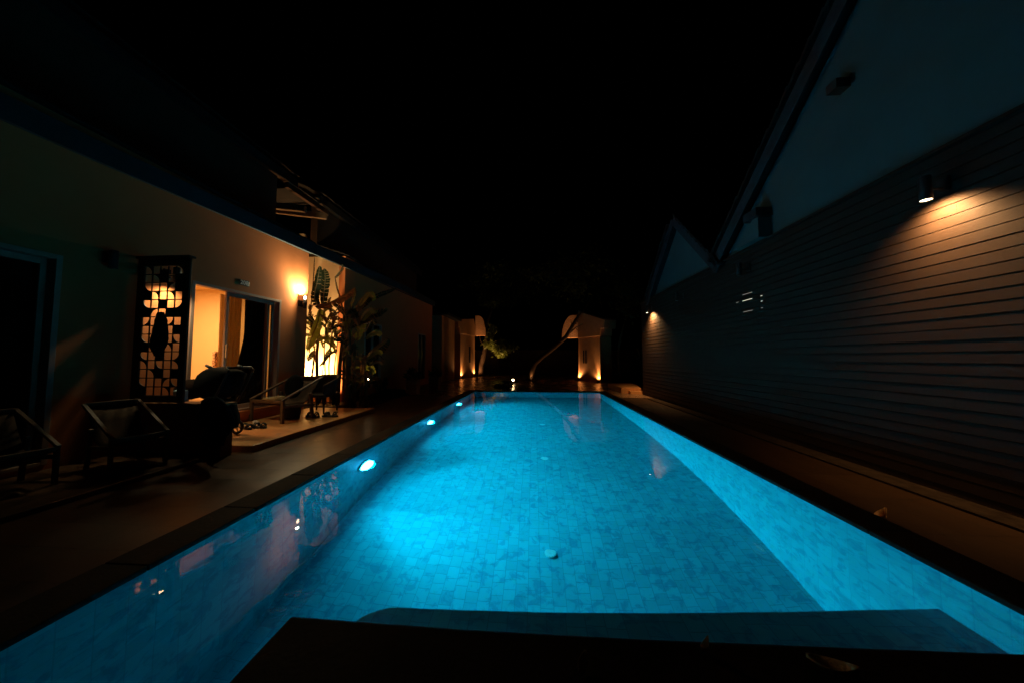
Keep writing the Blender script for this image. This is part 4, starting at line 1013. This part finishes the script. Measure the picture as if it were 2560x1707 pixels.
# leaning tree
t = thing('leaning_tree', (-.25, 18.2, 0), 'bare leaning tree slanting right across the far gate', 'tree')
b = MB(); P = [atZ(1327, 947, 0)] ; Y0 = 18.2
P = [Vector((-.25, Y0, 0))] + [atY(x, y, Y0) for x, y in ((1330, 925), (1336, 908), (1352, 893), (1385, 868), (1415, 842), (1440, 800), (1462, 775), (1480, 745))]
limb(b, P, .19, .07); limb(b, [atY(1425, 832, Y0), atY(1440, 818, Y0), atY(1458, 810, Y0)], .05, .015)
for a_, c_ in (((1430, 815), (1427, 800)), ((1440, 822), (1446, 828)), ((1436, 812), (1446, 806)), ((1450, 790), (1440, 783))): limb(b, [atY(*a_, Y0), atY(*c_, Y0)], .03, .008, 5)
b.build('trunk', M['bark'], t, smooth=True)
b = MB(); leaf_cloud(b, (2.6, 18.4, 6.0), 3.0, 2.2, 1.4, 2600, .28, .3, 28); b.build('crown', M['darkfoliage'], t)
ground_spot((-.20, 17.95, .10), (.15, .12, 1), 22, 'faint ground spot at the foot of the leaning tree', 60, WG, .03, WARM)
# bright spot facing the camera
ground_spot((-1.12, 16.4, .16), (.02, -1, .35), 6, 'glaring ground spot facing the pool between the two trees', 120, WG, .06, WARM)
t = thing('slender_tree', (4.35, 15.6, 0), 'slender bare tree standing left of the far board wall end', 'tree')
Y1 = 15.6; b = MB(); limb(b, [Vector((4.2, Y1, 0)), atY(1548, 900, Y1), atY(1547, 860, Y1), atY(1555, 830, Y1), atY(1562, 805, Y1)], .07, .03); limb(b, [atY(1550, 860, Y1), atY(1556, 848, Y1)], .03, .01, 5); b.build('trunk', M['bark'], t, smooth=True)
b = MB(); leaf_cloud(b, (4.9, 15.8, 4.6), 1.2, 1.0, 1.0, 900, .22, .3, 12); b.build('crown', M['darkfoliage'], t)
for k, (x, y, h, lb) in enumerate(((4.55, 14.6, 1.5, 'tall strap leaved shrub before the far wall end'), (5.1, 14.9, 1.7, 'tallest strap leaved shrub behind the block steps'), (5.3, 14.3, 1.2, 'lower strap leaved shrub nearest the wall corner'))):
    strap_clump((x, y, 0), 90, h, lb, M['darkfoliage'], 'shrubs behind the far steps', 'strap_leaf_shrub', .45, .03)
# low round bush in front of the far plaza edge
t = thing('round_bush', (-1.18, 12.6, 0), 'low round dark bush just beyond the far pool edge', 'bush'); b = MB(); leaf_cloud(b, (-1.18, 12.6, .16), .42, .35, .2, 1500, .07, .1, 14); b.build('foliage', M['darkfoliage'], t)
b = MB(); b.tube([(-1.18, 12.6, 0), (-1.18, 12.6, .22)], .03); b.build('stem', M['bark'], t)
# garden wall closing the far end
b = MB(); b.box(-12, 12, 27, 27.2, -.02, 2.0); tag(b.build('garden_wall', M['darkplaster']), 'dark garden wall closing the courtyard behind the gate', 'wall')
# far-left annexe catching orange light, a screen and planter pots before it
an = thing('annexe', (-5.2, 18, 0), 'low annexe building beyond the neighbour house, faintly orange near the gate', 'building')
b = MB(); b.box(-8.5, -5.0, 16.6, 19.3, -.02, 3.6); b.build('wall', M['gate'], an)
b = MB(); b.box(-8.7, -4.6, 16.4, 19.5, 3.601, 3.75); b.build('roof', M['roof'], an)
def pot(x, y, label):
    t = thing('planter_pot', (x, y, 0), label, 'planter', 'square planters along the far left deck')
    b = MB(); b.box(x - .2, x + .2, y - .2, y + .2, 0, .5); b.build('pot', M['lowwall'], t, bevel=.02)
    b = MB(); leaf_cloud(b, (x, y, .72), .28, .28, .25, 260, .12, 0, 8); b.build('foliage', M['darkfoliage'], t)
pot(-4.35, 11.0, 'square planter by the neighbour patio, nearer of two'); pot(-4.15, 12.9, 'square planter by the neighbour patio, farther of two')

# ================================================================== FALLEN LEAVES
def dead_leaf(x, y, z, l, wd, rot, label, curl=.03):
    b = MB(); vs = []; fs = []; n = 10; rm = Matrix.Rotation(R(rot), 3, 'Z')
    for i in range(n + 1):
        u = i / n; ww = wd * .5 * math.sin(PI * min(1, u * .95 + .03)) ** .8
        for k in (-1, -.5, 0, .5, 1):
            p = rm @ Vector(((u - .5) * l, k * ww, .004 + curl * (k * k) * (.4 + u) + curl * .8 * (u - .5) ** 2 * 2)); vs.append(p + Vector((x, y, z)))
    for i in range(n):
        for k in range(4): a_ = i * 5 + k; fs.append((a_, a_ + 1, a_ + 6, a_ + 5))
    b.add(vs, fs); b.tube([rm @ Vector((l * .48, 0, .01)) + Vector((x, y, z)), rm @ Vector((l * .65, .01, .02)) + Vector((x, y, z))], .0025, 5)
    o = b.build('fallen_leaf', M['deadleaf'], smooth=True, solid=.001); return tag(o, label, 'leaf', 'dry leaves fallen on the deck')
dead_leaf(1.00, 1.19, CT, .13, .055, -35, 'long curled dry leaf on the dark slab at lower right')
dead_leaf(.61, 1.235, CT, .035, .022, 20, 'tiny pale scrap of leaf on the dark slab near the water edge')
dead_leaf(.16, 1.13, CT, .05, .035, 60, 'small round dry leaf on the dark slab, leftmost of three')
dead_leaf(2.72, 2.74, 0, .10, .06, 10, 'crumpled pale leaf on the path between pool and board wall', .05)
